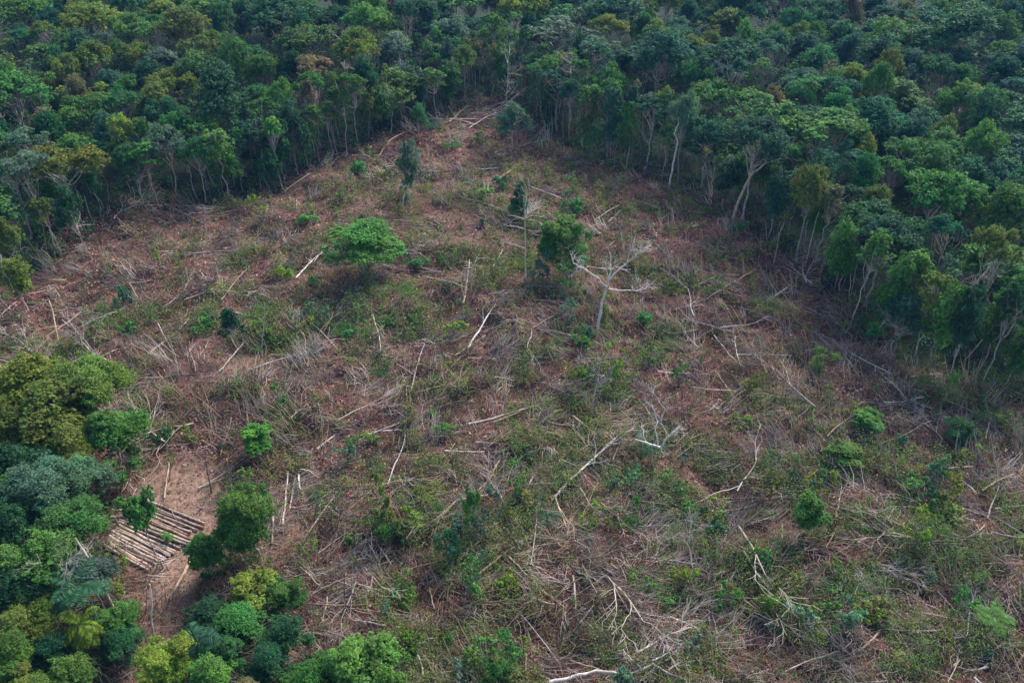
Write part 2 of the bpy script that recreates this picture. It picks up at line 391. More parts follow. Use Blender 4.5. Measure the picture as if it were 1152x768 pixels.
# ---- trees one can recognise, upper forest
for a in [
    (147, 152, 42, 'dome', 'yellow green', 14, None), (147, 180, 46, 'dome', 'emerald green', 12, None), (68, 192, 88, 'broad', 'yellow green', 15, None), (38, 203, 52, 'umbrella', 'grey green', 15, None),
    (409, 74, 40, 'umbrella', 'yellow green', None, 138), (183, 165, 46, 'broad', 'grey green', 14, None), (95, 128, 60, 'broad', 'bright green', 15, None),
    (165, 48, 34, 'umbrella', 'bright green', 15, None), (42, 66, 30, 'pole', 'bright green', 14, None), (730, 74, 58, 'umbrella', 'grey green', 15, None), (690, 116, 34, 'umbrella', 'bright green', None, 172),
    (772, 134, 34, 'broad', 'grey green', None, 206), (850, 165, 70, 'broad', 'blue green', None, 246), (912, 215, 50, 'broad', 'olive', None, 290), (945, 115, 48, 'umbrella', 'blue green', 15, None),
    (985, 60, 64, 'dome', 'deep green', 16, None), (1058, 225, 85, 'broad', 'mid green', 16, None), (1112, 300, 58, 'umbrella', 'olive', None, 398), (1060, 275, 48, 'umbrella', 'blue green', None, 342),
    (1018, 352, 48, 'dome', 'blue green', None, 400), (1040, 195, 60, 'dome', 'mid green', 16, None), (1020, 160, 50, 'dome', 'blue green', 15, None), (862, 70, 40, 'umbrella', 'grey green', 15, None), (575, 132, 34, 'dome', 'grey green', None, 172),
    (458, 176, 24, 'column', 'grey green', None, 238), (470, 128, 22, 'dome', 'emerald green', None, 158), (583, 213, 22, 'cone', 'emerald green', None, 242),
    (925, 85, 40, 'ragged', 'dull brown', 15, None), (960, 95, 44, 'dome', 'yellow green', 14, None), (1090, 20, 60, 'dome', 'emerald green', 15, None), (820, 30, 60, 'dome', 'olive', 16, None),
    (990, 130, 40, 'dome', 'emerald green', 14, None), (1085, 235, 40, 'dome', 'yellow green', 13, None), (970, 175, 30, 'dome', 'yellow green', 13, None), (105, 70, 50, 'broad', 'olive', 15, None),
    (230, 60, 50, 'broad', 'olive', 15, None), (80, 235, 40, 'dome', 'deep green', 12, None), (10, 262, 36, 'dome', 'olive', 11, None), (12, 300, 34, 'column', 'olive', None, 352)]:
    cx, cy, w, f, c, h, by = a
    near = f in ('cone',)
    hand(cx, cy, w, f, c, h, by, near=near, group=GF)
# ---- lower left corner and trees in the clearing (finer leaves)
for a in [
    (28, 428, 104, 'dome', 'yellow green', 12), (98, 434, 92, 'broad', 'olive', 11), (62, 455, 80, 'oval', 'olive', 11), (122, 482, 74, 'dome', 'mid green', 9), (76, 500, 64, 'dome', 'olive', 10), (45, 470, 80, 'dome', 'olive', 11),
    (15, 520, 70, 'dome', 'deep green', 10), (48, 552, 84, 'broad', 'grey green', 11), (92, 545, 60, 'broad', 'grey green', 9), (10, 590, 70, 'dome', 'deep green', 10), (85, 590, 70, 'broad', 'mid green', 9), (45, 625, 84, 'dome', 'mid green', 10),
    (8, 660, 70, 'dome', 'deep green', 9), (98, 650, 56, 'broad', 'grey green', 8), (30, 700, 66, 'broad', 'olive', 8), (60, 725, 50, 'dome', 'deep green', 6), (135, 690, 44, 'dome', 'mid green', 4.5), (130, 722, 50, 'dome', 'deep green', 4),
    (8, 735, 56, 'dome', 'bright green', 8), (75, 760, 66, 'dome', 'bright green', 8), (25, 775, 50, 'dome', 'olive', 7), (180, 742, 64, 'dome', 'yellow green', 7), (232, 758, 56, 'dome', 'bright green', 6.5), (275, 775, 46, 'dome', 'dull brown', 6),
    (285, 662, 56, 'oval', 'yellow green', 6), (265, 705, 66, 'dome', 'mid green', 6), (315, 712, 60, 'dome', 'deep green', 6), (235, 690, 54, 'dome', 'deep green', 5), (340, 765, 60, 'dome', 'mid green', 7), (250, 730, 50, 'dome', 'emerald green', 6), (300, 745, 54, 'dome', 'deep green', 6), (375, 752, 50, 'dome', 'mid green', 6),
    (412, 745, 80, 'oval', 'bright green', 8), (440, 775, 44, 'oval', 'bright green', 7), (-30, 470, 80, 'dome', 'olive', 12), (-35, 560, 80, 'dome', 'mid green', 11), (-30, 640, 80, 'dome', 'olive', 10), (320, 668, 44, 'dome', 'mid green', 5)]:
    hand(*a, near=True, group=GN)
for a in [
    (277, 566, 66, 'dome', 'bright green', None, 622), (264, 596, 46, 'oval', 'bright green', None, 636), (234, 618, 38, 'oval', 'mid green', None, 650), (287, 490, 40, 'oval', 'bright green', None, 514), (161, 577, 36, 'tuft', 'mid green', None, 640), 
    (404, 265, 76, 'dome', 'bright green', None, 312), (618, 268, 28, 'oval', 'mid green', None, 312), (634, 260, 46, 'dome', 'bright green', None, 308), (652, 270, 26, 'ragged', 'mid green', None, 310), (640, 290, 26, 'ragged', 'bright green', None, 318), (610, 290, 26, 'ragged', 'grey green', None, 315), (263, 362, 24, 'small', 'blue green', None, 400), (980, 470, 38, 'oval', 'bright green', None, 488), (948, 508, 36, 'oval', 'bright green', None, 524), (930, 530, 24, 'ragged', 'bright green', None, 540), (911, 573, 38, 'oval', 'bright green', None, 602), (430, 555, 24, 'ragged', 'yellow green', None, 600), (528, 560, 22, 'ragged', 'mid green', None, 612),
    (432, 592, 34, 'ragged', 'mid green', None, 616), (455, 588, 38, 'ragged', 'olive', None, 612), (507, 608, 30, 'ragged', 'blue green', None, 632),  (928, 400, 34, 'ragged', 'olive', None, 425), (560, 738, 50, 'ragged', 'mid green', None, 762),  (1083, 482, 34, 'oval', 'emerald green', None, 500)]:
    hand(*a, near=True, group=GC)
GCset = len(THINGS)

# ---- the rest of the forest, thrown in with spacing that keeps crowns touching
def in_view_forest(x, y, h):
    px, py, _ = proj(x, y, h); return (-55 < px < 1207) and (py > -14) and (py < 800)
colw = ['deep green'] * 5 + ['mid green'] * 6 + ['blue green'] * 6 + ['olive'] * 4 + ['yellow green'] * 2 + ['bright green'] * 2 + ['grey green'] * 2 + ['mid green'] * 3 + ['dull brown'] + ['emerald green'] * 3
n_for = 0; tries = 0
while n_for < 470 and tries < 90000:
    tries += 1
    x = RNG.uniform(-185, 185); y = RNG.uniform(60, 300)
    if inside(x, y): continue
    ed = float(edge_dist(x, y)); h = RNG.uniform(11, 17.5)
    if ed < 8: h = RNG.uniform(11, 16.5)
    if y < 150 and x < -30: h *= .9
    if not in_view_forest(x, y, h): continue
    px, py, dep = proj(x, y, 0)
    if px < 200 and py > 470: continue
    slim = ed < 9 and RNG.random() < .72
    r = RNG.uniform(1.9, 3.0) if slim else RNG.choice([3.4, 4.6, 5.6, 7.0, 8.4], p=[.2, .28, .24, .18, .10]) * RNG.uniform(.9, 1.12)
    if r > 6.3: h = RNG.uniform(16, 20.5)
    sp = .55 if ed < 9 else .72 if tries < 30000 else .62
    if any((x - a) ** 2 + (y - b) ** 2 < ((r + c) * sp) ** 2 for a, b, c in TAKEN): continue
    TAKEN.append((x, y, r))
    if slim: form = RNG.choice(['column', 'column', 'pole', 'pole', 'ragged'])
    else: form = RNG.choice(['dome'] * 6 + ['broad'] * 5 + ['umbrella'] * 2 + ['ragged'])
    col = colw[RNG.integers(len(colw))]
    if px > 780 and col in ('yellow green', 'dull brown') and RNG.random() < .6: col = 'blue green'
    if px < 420 and col == 'blue green' and RNG.random() < .5: col = 'olive'
    cat = {'umbrella': 'spreading tree', 'column': 'slender tree', 'pole': 'slender tree', 'ragged': 'sparse tree'}.get(form, 'tree')
    place(FT[form], x, y, h, r, f'{col} {FORMW[form]} tree', cat, GF, col, RNG.choice(['pale', 'pale', 'grey', 'pink'])); n_for += 1
print('forest trees', n_for, 'tries', tries)

# ------------------------------------------------------------------ palms
def make_palm(seed, H, nf, fl, name='palm_tree'):
    rng = np.random.default_rng(seed); root = empty(name); t = Buf(); b = Buf()
    top = np.array([rng.normal() * .3, rng.normal() * .3, H]); limb(t, (0, 0, -.3), top, .11, .07, rng, .03, 6, 6)
    for k in range(nf):
        a = k * 2.399; el = rng.uniform(-.1, 1.1); p = top.copy(); d = np.array([math.cos(a) * math.cos(el), math.sin(a) * math.cos(el), math.sin(el)])
        pts = [p.copy()]
        for i in range(9):
            d = nrm(d + np.array([0, 0, -.16])); p = p + d * fl / 9; pts.append(p.copy())
        pts = np.array(pts); b.tube(pts, np.linspace(.03, .008, 10), 3, (1.1, 1.1, .8))
        m = 60; tt = np.linspace(.12, 1, m); P = np.stack([np.interp(tt, np.linspace(0, 1, 10), pts[:, j]) for j in range(3)], 1)
        tan = nrm(np.gradient(P, axis=0)); side = nrm(np.cross(tan, [0, 0, 1.])) * np.where(np.arange(m) % 2, 1, -1)[:, None]
        D = nrm(side + tan * .5 + (0, 0, -.25)); ll = fl * .3 * np.sin(np.clip(tt, .15, .95) * math.pi) + .1
        b.blades(P, D, ll, .09, rng.uniform(.8, 1.2, (m, 1)) * np.ones(3), rng=rng)
    t.build('trunk', BARK, root); b.build('fronds', LEAF, root); root['H'] = H; root['R'] = fl * .8; return root
PALM = [make_palm(300, 3.2, 15, 2.4), make_palm(301, 9, 16, 3.2)]
def palm(cx, cy, k, h, r, col, label=None):
    x, y = ray_at(cx, cy, h * .95); place([PALM[k]], x, y, h, r, f'{col} palm tree', 'palm', 'palms among the trees', col, 'grey', label=label)
palm(1121, 697, 0, 1.4, 1.7, 'mid green', 'mid green star shaped palm low on the ground at lower right')
palm(86, 708, 0, 5, 1.6, 'yellow green', 'thin leaning palm with yellow green fronds at lower left')
palm(90, 662, 1, 7, 2.6, 'blue green', 'blue green palm under the trees below the log stack')
palm(905, 98, 1, 13, 3.6, 'emerald green', 'emerald palm rising among the upper right forest crowns')
palm(944, 180, 1, 13, 3.4, 'blue green', 'blue green palm behind the right forest edge')
palm(226, 716, 0, 5, 2.0, 'blue green', 'pale blue green palm between the bottom left trees')
palm(666, 150, 0, 6, 2.4, 'emerald green', 'small emerald palm at the edge right of the clearing tip')

# ------------------------------------------------------------------ ground sheet
ins = np.arange(-112, 112.1, .7); out = np.array([130, 160, 210, 300, 500, 900, 1800, 4000.])
xs = np.concatenate([-out[::-1], ins, out]); iy = np.arange(24, 215, .7)
ys = np.concatenate([[-4000, -1500, -500, -200, -60, -10, 10], iy, [225, 240, 270, 320, 420, 700, 1300, 2500, 4500]])
X, Y = np.meshgrid(xs, ys); Z = terr(X, Y)
far = (np.abs(X) > 115) | (Y > 220) | (Y < 20); Z = np.where(far, (fbm(X, Y, 60, 1, 2) - .5) * 5, Z)
V = np.stack([X, Y, Z], -1).reshape(-1, 3); nx = len(xs); ny = len(ys)
i, j = np.meshgrid(np.arange(nx - 1), np.arange(ny - 1)); k = j * nx + i
Q = np.stack([k, k + 1, k + nx + 1, k + nx], -1).reshape(-1, 4)
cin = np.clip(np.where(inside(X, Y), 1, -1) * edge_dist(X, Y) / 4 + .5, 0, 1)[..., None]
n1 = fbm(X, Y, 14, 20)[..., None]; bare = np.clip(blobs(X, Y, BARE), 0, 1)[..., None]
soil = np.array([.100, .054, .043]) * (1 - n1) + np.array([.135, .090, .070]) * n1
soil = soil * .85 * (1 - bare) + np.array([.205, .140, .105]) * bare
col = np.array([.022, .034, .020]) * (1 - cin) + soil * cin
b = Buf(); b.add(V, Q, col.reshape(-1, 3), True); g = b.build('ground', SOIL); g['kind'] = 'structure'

# ------------------------------------------------------------------ slash: twigs, litter, low green cover (nobody could count it)
def sample(n, pad=70):
    px = RNG.uniform(-pad, W0 + pad, int(n * 1.0)); py = RNG.uniform(90, H0 + 90, len(px))
    x, y = rays_at(px, py); k = inside(x, y) | (edge_dist(x, y) < 4)
    x, y = x[k], y[k]; dep = proj(x, y, 0)[2]
    return x, y, dep
def fields(x, y):
    gr = .30 * fbm(x, y, 18, 30, 2) + .70 * fbm(x, y, 4.5, 35, 3) + blobs(x, y, GREEN) * .22 - .10 * np.clip(blobs(x, y, RED), 0, 1)
    rd = fbm(x, y, 5, 40, 3) + blobs(x, y, RED) * .5
    st = fbm(x, y, 6, 50, 3)
    return gr, rd, st
DEAD = np.array([[.29, .095, .068], [.33, .135, .100], [.33, .205, .160], [.22, .095, .090], [.37, .275, .215], [.18, .080, .080]])
TWC = np.array([[.36, .29, .25], [.24, .20, .19], [.46, .39, .33], [.25, .14, .11], [.34, .27, .17]])
GRC = np.array([[.085, .165, .034], [.150, .190, .045], [.060, .140, .050], [.21, .225, .060], [.105, .235, .030], [.135, .175, .085]])
def litter():
    b = Buf(); x, y, dep = sample(420000); gr, rd, st = fields(x, y); bare = np.clip(blobs(x, y, BARE), 0, 1)
    # where the dead leaves gather
    pr = .55 + .9 * np.clip(rd - .42, 0, .5) ; k = (RNG.random(len(x)) < pr * (1 - .66 * bare)) ; x, y, dep, rd, st = x[k], y[k], dep[k], rd[k], st[k]
    n = len(x); z = terr(x, y) + RNG.random(n) ** 1.4 * (.38 + 1.3 * np.clip(rd - .4, 0, .4))
    s = (.0023 * dep + .05) * RNG.uniform(.5, 1.5, n)
    idx = np.where(RNG.random(n) < .55, RNG.choice([0, 1, 3, 5], n), RNG.choice([1, 2, 4, 3], n))
    idx = np.where((rd > .62) & (RNG.random(n) < .7), RNG.choice([0, 1, 5], n), idx)
    t = DEAD[idx] * RNG.uniform(.6, 1.3, (n, 1))
    b.leaves(np.stack([x, y, z], 1), nrm(RNG.normal(size=(n, 3)) * .75 + (0, 0, .6)), s, t, .55)
    m = 2600; cx, cy = ray_at(178, 605); a = RNG.normal(size=(m, 2)) * (4.2, 5.2) + (cx, cy)      # bark and wood chips round the log stack
    b.leaves(np.stack([a[:, 0], a[:, 1], terr(a[:, 0], a[:, 1]) + .03], 1), nrm(RNG.normal(size=(m, 3)) * .4 + (0, 0, 1)), RNG.uniform(.06, .22, m), np.array([.34, .25, .18]) * RNG.uniform(.35, 1.3, (m, 1)), .4)
    o = b.build('leaf_litter', DRY); o['kind'] = 'stuff'
    print('litter', n)
def fans():
    b = Buf(); x, y, dep = sample(4000, 50); k = RNG.random(len(x)) < (1 - .95 * np.clip(blobs(x, y, BARE), 0, 1)); x, y, dep = x[k], y[k], dep[k]
    th0 = fbm(x, y, 26, 60, 2) * 9.5; gf = fields(x, y)[0]; k = RNG.random(len(x)) > np.clip((gf - .54) * 4, 0, .6); x, y, dep, th0 = x[k], y[k], dep[k], th0[k]
    for i in range(len(x)):
        m = RNG.integers(6, 22); th = th0[i] + RNG.normal() * .9; L = RNG.uniform(1.2, 5.2) ; kind = RNG.random()
        sp = RNG.uniform(.08, .5)
        a = th + RNG.normal(size=m) * sp; el = np.abs(RNG.normal(size=m)) * .28 + .03
        if kind < .38: el = RNG.uniform(.5, 1.4, m)          # upright sprays
        wd = .5 + L * .16
        P0 = np.stack([x[i] + RNG.normal(size=m) * wd * .6, y[i] + RNG.normal(size=m) * wd * .6, np.zeros(m)], 1)
        P0[:, 2] = terr(P0[:, 0], P0[:, 1]) + RNG.random(m) * .35
        ln = L * RNG.uniform(.35, 1.05, m)
        D = np.stack([np.cos(a) * np.cos(el), np.sin(a) * np.cos(el), np.sin(el)], 1)
        P2 = P0 + D * ln[:, None]; P1 = (P0 + P2) / 2 + RNG.normal(size=(m, 3)) * ln[:, None] * .06
        P2[:, 2] = np.maximum(P2[:, 2], terr(P2[:, 0], P2[:, 1]) + .1)
        P1[:, 2] = np.maximum(P1[:, 2], terr(P1[:, 0], P1[:, 1]) + .1)
        base = TWC[RNG.integers(len(TWC))] * RNG.uniform(.55, 1.35)
        w = (.00021 * dep[i] + .006) * RNG.uniform(.7, 1.7)
        b.twigs(P0, P1, P2, w * RNG.uniform(.8, 1.7, m), w * .4, base * RNG.uniform(.7, 1.25, (m, 1)))
    # loose single sticks lying every way
    x, y, dep = sample(20000); bare = np.clip(blobs(x, y, BARE), 0, 1); k = RNG.random(len(x)) < (1 - .55 * bare); x, y, dep = x[k], y[k], dep[k]; n = len(x)
    a = fbm(x, y, 26, 60, 2) * 9.5 + RNG.normal(size=n) * 1.1; el = RNG.normal(size=n) * .22; ln = RNG.uniform(.4, 2.6, n)
    D = np.stack([np.cos(a) * np.cos(el), np.sin(a) * np.cos(el), np.sin(el)], 1)
    P0 = np.stack([x, y, terr(x, y) + .12 + RNG.random(n) * .4], 1); P2 = P0 + D * ln[:, None]; P1 = (P0 + P2) / 2 + RNG.normal(size=(n, 3)) * ln[:, None] * .07
    w = (.00017 * dep + .006) * RNG.uniform(.6, 1.7, n)
    b.twigs(P0, P1, P2, w, w * .5, TWC[RNG.integers(len(TWC), size=n)] * RNG.uniform(.5, 1.15, (n, 1)))
    o = b.build('twig_debris', DRY); o['kind'] = 'stuff'; print('twigs', sum(len(q) for q in b.Q))
def cover():
    b = Buf(); x, y, dep = sample(78000); gr, rd, st = fields(x, y); bare = np.clip(blobs(x, y, BARE), 0, 1)
    k = RNG.random(len(x)) < np.clip((gr - .49) * 7, .06, 1) * (1 - .97 * bare); x, y, dep, gr = x[k], y[k], dep[k], gr[k]
    n = len(x); m = 26; r = RNG.uniform(.2, 1.0, n) ** 1.3 * 1.15 * (.6 + .003 * dep); tone = RNG.integers(len(GRC), size=n)
    tone = np.where(vn(x, y, 12, 70) > .55, np.where(RNG.random(n) < .6, 1, tone), tone)
    dd = nrm(RNG.normal(size=(n, m, 3)) + (0, 0, .5)); hgt = r * RNG.uniform(.5, 2.4, n)
    c = np.stack([x, y, terr(x, y) + hgt * .6], 1)
    P = c[:, None] + dd * (r[:, None, None] * RNG.uniform(.4, 1.1, (n, m, 1))) * np.stack([np.ones(n), np.ones(n), hgt / r], 1)[:, None]
    s = ((.0017 * dep + .06)[:, None] * RNG.uniform(.5, 1.3, (n, m))).ravel()
    t = (GRC[tone] * RNG.uniform(.75, 1.2, (n, 1)))[:, None] * RNG.uniform(.65, 1.3, (n, m, 1))
    b.leaves(P.reshape(-1, 3), nrm(dd * .5 + (0, 0, .5) + RNG.normal(size=(n, m, 3)) * .5).reshape(-1, 3), s, t.reshape(-1, 3), .5)
    # straw and herb stems
    x, y, dep = sample(26000); gr, rd, st = fields(x, y); bare = np.clip(blobs(x, y, BARE), 0, 1)
    k = RNG.random(len(x)) < np.clip((st - .38) * 3.4, .04, 1) * (1 - .97 * bare); x, y, dep = x[k], y[k], dep[k]; n = len(x); m = 12
    tn = np.array([[.26, .23, .12], [.17, .17, .07], [.30, .24, .15], [.12, .14, .05], [.22, .15, .10]])[RNG.integers(5, size=n)]
    P = np.stack([x, y, terr(x, y)], 1)[:, None] + RNG.normal(size=(n, m, 3)) * (.28, .28, 0)
    D = nrm(RNG.normal(size=(n, m, 3)) * (.42, .42, .1) + (0, 0, 1)); ln = (RNG.uniform(.4, 1.5, (n, 1)) * RNG.uniform(.6, 1.1, (n, m))).ravel()
    wd = np.repeat(.0006 * dep + .02, m)
    b.blades(P.reshape(-1, 3), D.reshape(-1, 3), ln, wd, (tn[:, None] * RNG.uniform(.6, 1.2, (n, m, 1))).reshape(-1, 3))
    o = b.build('ground_cover', LEAF); o['kind'] = 'stuff'; print('cover', sum(len(q) for q in b.Q))
def undergrowth():
    b = Buf(); px = RNG.uniform(-70, W0 + 70, 22000); py = np.where(RNG.random(len(px)) < .35, RNG.uniform(-40, 190, len(px)), RNG.uniform(30, H0 + 90, len(px))); x, y = rays_at(px, py)
    k = ~inside(x, y) & (y < 300); x, y = x[k], y[k]; ed = edge_dist(x, y)
    k = RNG.random(len(x)) < np.where(ed < 12, .8, np.where(y > 95, .55, .6)); x, y, ed = x[k], y[k], ed[k]; n = len(x); m = 38
    hz = np.where(ed < 12, RNG.random(n) ** 1.7 * np.minimum(ed * .6 + .8, 5) , RNG.random(n) * 9.5); r = RNG.uniform(.7, 1.7, n)
    near = (py.size and y < 95); sz = np.where(y < 95, .24, .40)
    dd = nrm(RNG.normal(size=(n, m, 3)) + (0, 0, .4)); c = np.stack([x, y, terr(x, y) + hz * .8 + r * .3], 1)
    P = c[:, None] + dd * (r[:, None, None] * RNG.uniform(.4, 1.1, (n, m, 1))) * (1, 1, .8)
    P[:, :, 2] = np.maximum(P[:, :, 2], terr(P[:, :, 0], P[:, :, 1]) + .03)
    tone = np.array([PAL['deep green'], PAL['blue green'], PAL['mid green'], PAL['grey green'], (.09, .06, .04)])[RNG.choice(5, n, p=[.32, .25, .25, .1, .08])]
    t = (tone * RNG.uniform(.75, 1.15, (n, 1)))[:, None] * RNG.uniform(.65, 1.3, (n, m, 1))
    b.leaves(P.reshape(-1, 3), nrm(dd * .5 + (0, 0, .5) + RNG.normal(size=(n, m, 3)) * .5).reshape(-1, 3), (sz[:, None] * RNG.uniform(.6, 1.3, (n, m))).ravel(), t.reshape(-1, 3))
    # thin stems and lianas in the forest edge
    k = (ed < 9) & (y > 100) & (RNG.random(n) < .26); x, y = x[k], y[k]; n = len(x)
    P0 = np.stack([x, y, terr(x, y)], 1); P2 = P0 + np.stack([RNG.normal(size=n) * .6, RNG.normal(size=n) * .6, RNG.uniform(4, 11, n)], 1); P1 = (P0 + P2) / 2 + RNG.normal(size=(n, 3)) * .15
    b.twigs(P0, P1, P2, RNG.uniform(.03, .09, n), .03, np.array([.36, .30, .27]) * RNG.uniform(.5, 1.2, (n, 1)))
    o = b.build('forest_undergrowth', LEAF); o['kind'] = 'stuff'; print('undergrowth', sum(len(q) for q in b.Q))
litter(); fans(); cover(); undergrowth()

# ------------------------------------------------------------------ fallen trunks, poles and branches
def gpt(px, py, h=0):
    x, y = ray_at(px, py, h); return np.array([x, y, float(terr(x, y)) + h])
WC = {'white': (.60, .55, .50), 'pale': (.48, .41, .35), 'tan': (.42, .32, .23), 'grey': (.34, .31, .29), 'brown': (.20, .13, .095)}
def pole(a, c, w, tone='pale', h0=.3, h1=.5, label=None, bend=.02, name='felled_log', cat='fallen trunk', group='felled trunks strewn over the clearing', twigs=0, mid=None):
    """a felled stem between two picture positions; w = diameter in metres"""
    p0 = gpt(*a, h0); p1 = gpt(*c, h1); L = np.linalg.norm(p1 - p0)
    if L > 14: p1 = p0 + (p1 - p0) * 14 / L; L = 14
    org = np.array([*p0[:2], float(terr(*p0[:2]))]); n = 9
    t = np.linspace(0, 1, n)[:, None]; pts = p0 * (1 - t) + p1 * t
    pts += np.cumsum(RNG.normal(size=(n, 3)), 0) * L * bend * .35 * np.sin(t * math.pi) ** .5
    pts[:, 2] = np.maximum(pts[:, 2], terr(pts[:, 0], pts[:, 1]) + w * .4)
    b = Buf(); rad = np.linspace(w * .5, w * .28, n) * RNG.uniform(.93, 1.07, n); pts -= org
    b.tube(pts, rad, 6, (1, 1, 1), True, (1.25, 1.1, .9))
    for k in range(twigs):
        i = RNG.integers(n // 2, n); d = nrm(pts[min(i + 1, n - 1)] - pts[i - 1]); s = nrm(np.cross(d, RNG.normal(size=3)))
        fractal(b, pts[i], nrm(d + s * .8) * (1, 1, .6) + (0, 0, .15), L * RNG.uniform(.15, .35), w * .16 + .015, 1, RNG, 0, .7, 0, (1, 1, 1), 4)
    o = b.build(name, WOOD); o.location = org
    register(o, f'{tone} {"thick " if w > .34 else "thin " if w < .17 else ""}{"branchy " if twigs else ""}fallen trunk', cat, group, .3, label, tuple(np.array(WC[tone]) * RNG.uniform(.85, 1.1)))
    return o
HP = [  # x0,y0,x1,y1,diameter,tone,twigs
    (521, 341, 528, 292, .26, 'pale', 3), (546, 320, 566, 280, .22, 'pale', 2), (527, 391, 558, 342, .32, 'white', 3), (419, 353, 428, 397, .2, 'pale', 3), (462, 441, 477, 388, .17, 'pale', 0), (569, 391, 627, 352, .2, 'tan', 0),
    (527, 477, 601, 457, .32, 'pale', 0), (555, 475, 598, 457, .24, 'tan', 0), (404, 494, 484, 460, .14, 'pale', 2), (664, 492, 686, 459, .16, 'pale', 0), (621, 562, 699, 487, .34, 'white', 4), (467, 442, 511, 431, .16, 'tan', 0),
    (500, 507, 545, 508, .26, 'pale', 0), (535, 497, 600, 500, .16, 'pale', 0), (843, 352, 889, 320, .34, 'pale', 4), (850, 350, 884, 324, .2, 'pale', 0), (795, 336, 848, 304, .22, 'tan', 2), (778, 324, 812, 310, .22, 'grey', 0), (770, 359, 826, 374, .24, 'grey', 3),
    (801, 373, 838, 413, .2, 'pale', 0), (828, 399, 891, 400, .2, 'pale', 1), (855, 402, 866, 424, .38, 'brown', 0), (868, 412, 878, 427, .36, 'tan', 0), (740, 418, 778, 420, .26, 'white', 0), (955, 396, 1001, 420, .24, 'pale', 1),
    (931, 351, 960, 380, .24, 'grey', 0), (928, 336, 968, 366, .18, 'pale', 2), (1025, 424, 1060, 421, .3, 'tan', 0), (1040, 437, 1056, 422, .26, 'tan', 0), (1028, 427, 1046, 447, .22, 'tan', 0), (1008, 494, 1048, 473, .2, 'pale', 0), (982, 505, 1006, 494, .16, 'tan', 0),
    (582, 573, 602, 533, .24, 'white', 0), (539, 645, 594, 606, .24, 'tan', 0), (554, 655, 631, 749, .16, 'grey', 0), (424, 610, 441, 636, .2, 'grey', 0), (597, 635, 604, 582, .12, 'pale', 2), (684, 622, 717, 610, .15, 'tan', 0),
    (644, 637, 704, 655, .13, 'grey', 1), (689, 690, 768, 699, .18, 'pale', 0), (677, 694, 768, 718, .2, 'brown', 0), (384, 547, 451, 544, .13, 'tan', 0), (436, 545, 456, 488, .14, 'white', 0), (394, 684, 464, 692, .14, 'tan', 0), (384, 580, 426, 542, .12, 'tan', 0),
    (918, 529, 975, 524, .12, 'pale', 1), (951, 539, 1008, 561, .2, 'pale', 0), (968, 590, 1025, 604, .3, 'white', 0), (790, 632, 818, 602, .16, 'pale', 0), (796, 634, 822, 606, .12, 'tan', 0), (835, 684, 915, 690, .2, 'pale', 3), (901, 692, 916, 742, .16, 'pale', 0),
    (1035, 689, 1101, 700, .26, 'pale', 2), (1050, 660, 1100, 712, .16, 'grey', 0), (1053, 630, 1065, 660, .1, 'tan', 0), (167, 398, 213, 358, .18, 'white', 0), (177, 363, 195, 395, .17, 'pale', 0), (143, 427, 227, 420, .22, 'tan', 1), (146, 319, 170, 356, .14, 'tan', 0),
    (333, 313, 363, 284, .24, 'white', 4), (249, 337, 278, 303, .15, 'tan', 0), (347, 361, 380, 393, .16, 'pale', 0), (295, 470, 318, 432, .18, 'pale', 3), (357, 505, 377, 490, .32, 'white', 0), (248, 512, 260, 469, .16, 'tan', 0), (213, 440, 250, 470, .12, 'tan', 0),
    (213, 393, 220, 418, .18, 'pale', 0), (160, 462, 195, 464, .14, 'pale', 0), (185, 560, 190, 520, .18, 'tan', 0), (223, 549, 285, 512, .2, 'pale', 0), (232, 546, 290, 505, .14, 'tan', 0), (229, 547, 278, 527, .12, 'tan', 0), (318, 590, 324, 530, .26, 'pale', 0), (326, 572, 332, 535, .2, 'pale', 0),
    (306, 610, 307, 580, .22, 'pale', 0), (340, 610, 376, 558, .2, 'pale', 0), (358, 622, 392, 598, .16, 'tan', 0), (358, 554, 384, 553, .2, 'white', 0), (353, 706, 386, 715, .2, 'grey', 0), (356, 712, 384, 718, .2, 'pale', 0), (338, 684, 360, 658, .15, 'tan', 0), (308, 645, 340, 665, .12, 'pale', 0),
    (672, 246, 697, 231, .34, 'tan', 0), (684, 250, 697, 237, .22, 'pale', 0), (598, 211, 638, 226, .26, 'white', 3), (562, 201, 578, 190, .5, 'tan', 0), (535, 190, 566, 188, .28, 'white', 3), (505, 134, 560, 133, .28, 'pale', 2), (528, 144, 558, 126, .24, 'white', 2), (505, 137, 525, 119, .22, 'tan', 1),
    (436, 160, 458, 148, .26, 'tan', 1), (590, 228, 640, 258, .2, 'grey', 2), (725, 290, 760, 312, .2, 'grey', 0), (752, 232, 760, 240, .3, 'tan', 0), (320, 215, 350, 195, .24, 'tan', 1), (180, 226, 230, 252, .22, 'grey', 1), (160, 222, 178, 240, .2, 'pale', 2), (95, 335, 150, 318, .16, 'grey', 1),
    (70, 360, 100, 392, .22, 'pale', 0), (55, 338, 66, 385, .2, 'tan', 0), (1070, 566, 1110, 580, .16, 'grey', 0), (1120, 572, 1160, 568, .2, 'white', 2), (1130, 660, 1150, 700, .14, 'grey', 2), (1142, 752, 1156, 730, .3, 'tan', 0), (490, 727, 505, 768, .16, 'grey', 0), (515, 700, 545, 750, .12, 'grey', 0),
    (737, 600, 760, 580, .16, 'tan', 0), (722, 595, 742, 572, .12, 'white', 0), (645, 580, 672, 545, .16, 'tan', 0), (655, 580, 668, 550, .12, 'pale', 0), (627, 680, 690, 640, .12, 'tan', 0), (640, 715, 668, 680, .13, 'pale', 0), (560, 690, 590, 700, .12, 'tan', 0),
    (218, 625, 191, 674, .42, 'tan', 0), (1030, 520, 1055, 530, .16, 'pale', 0), (870, 640, 900, 600, .1, 'pale', 0)]
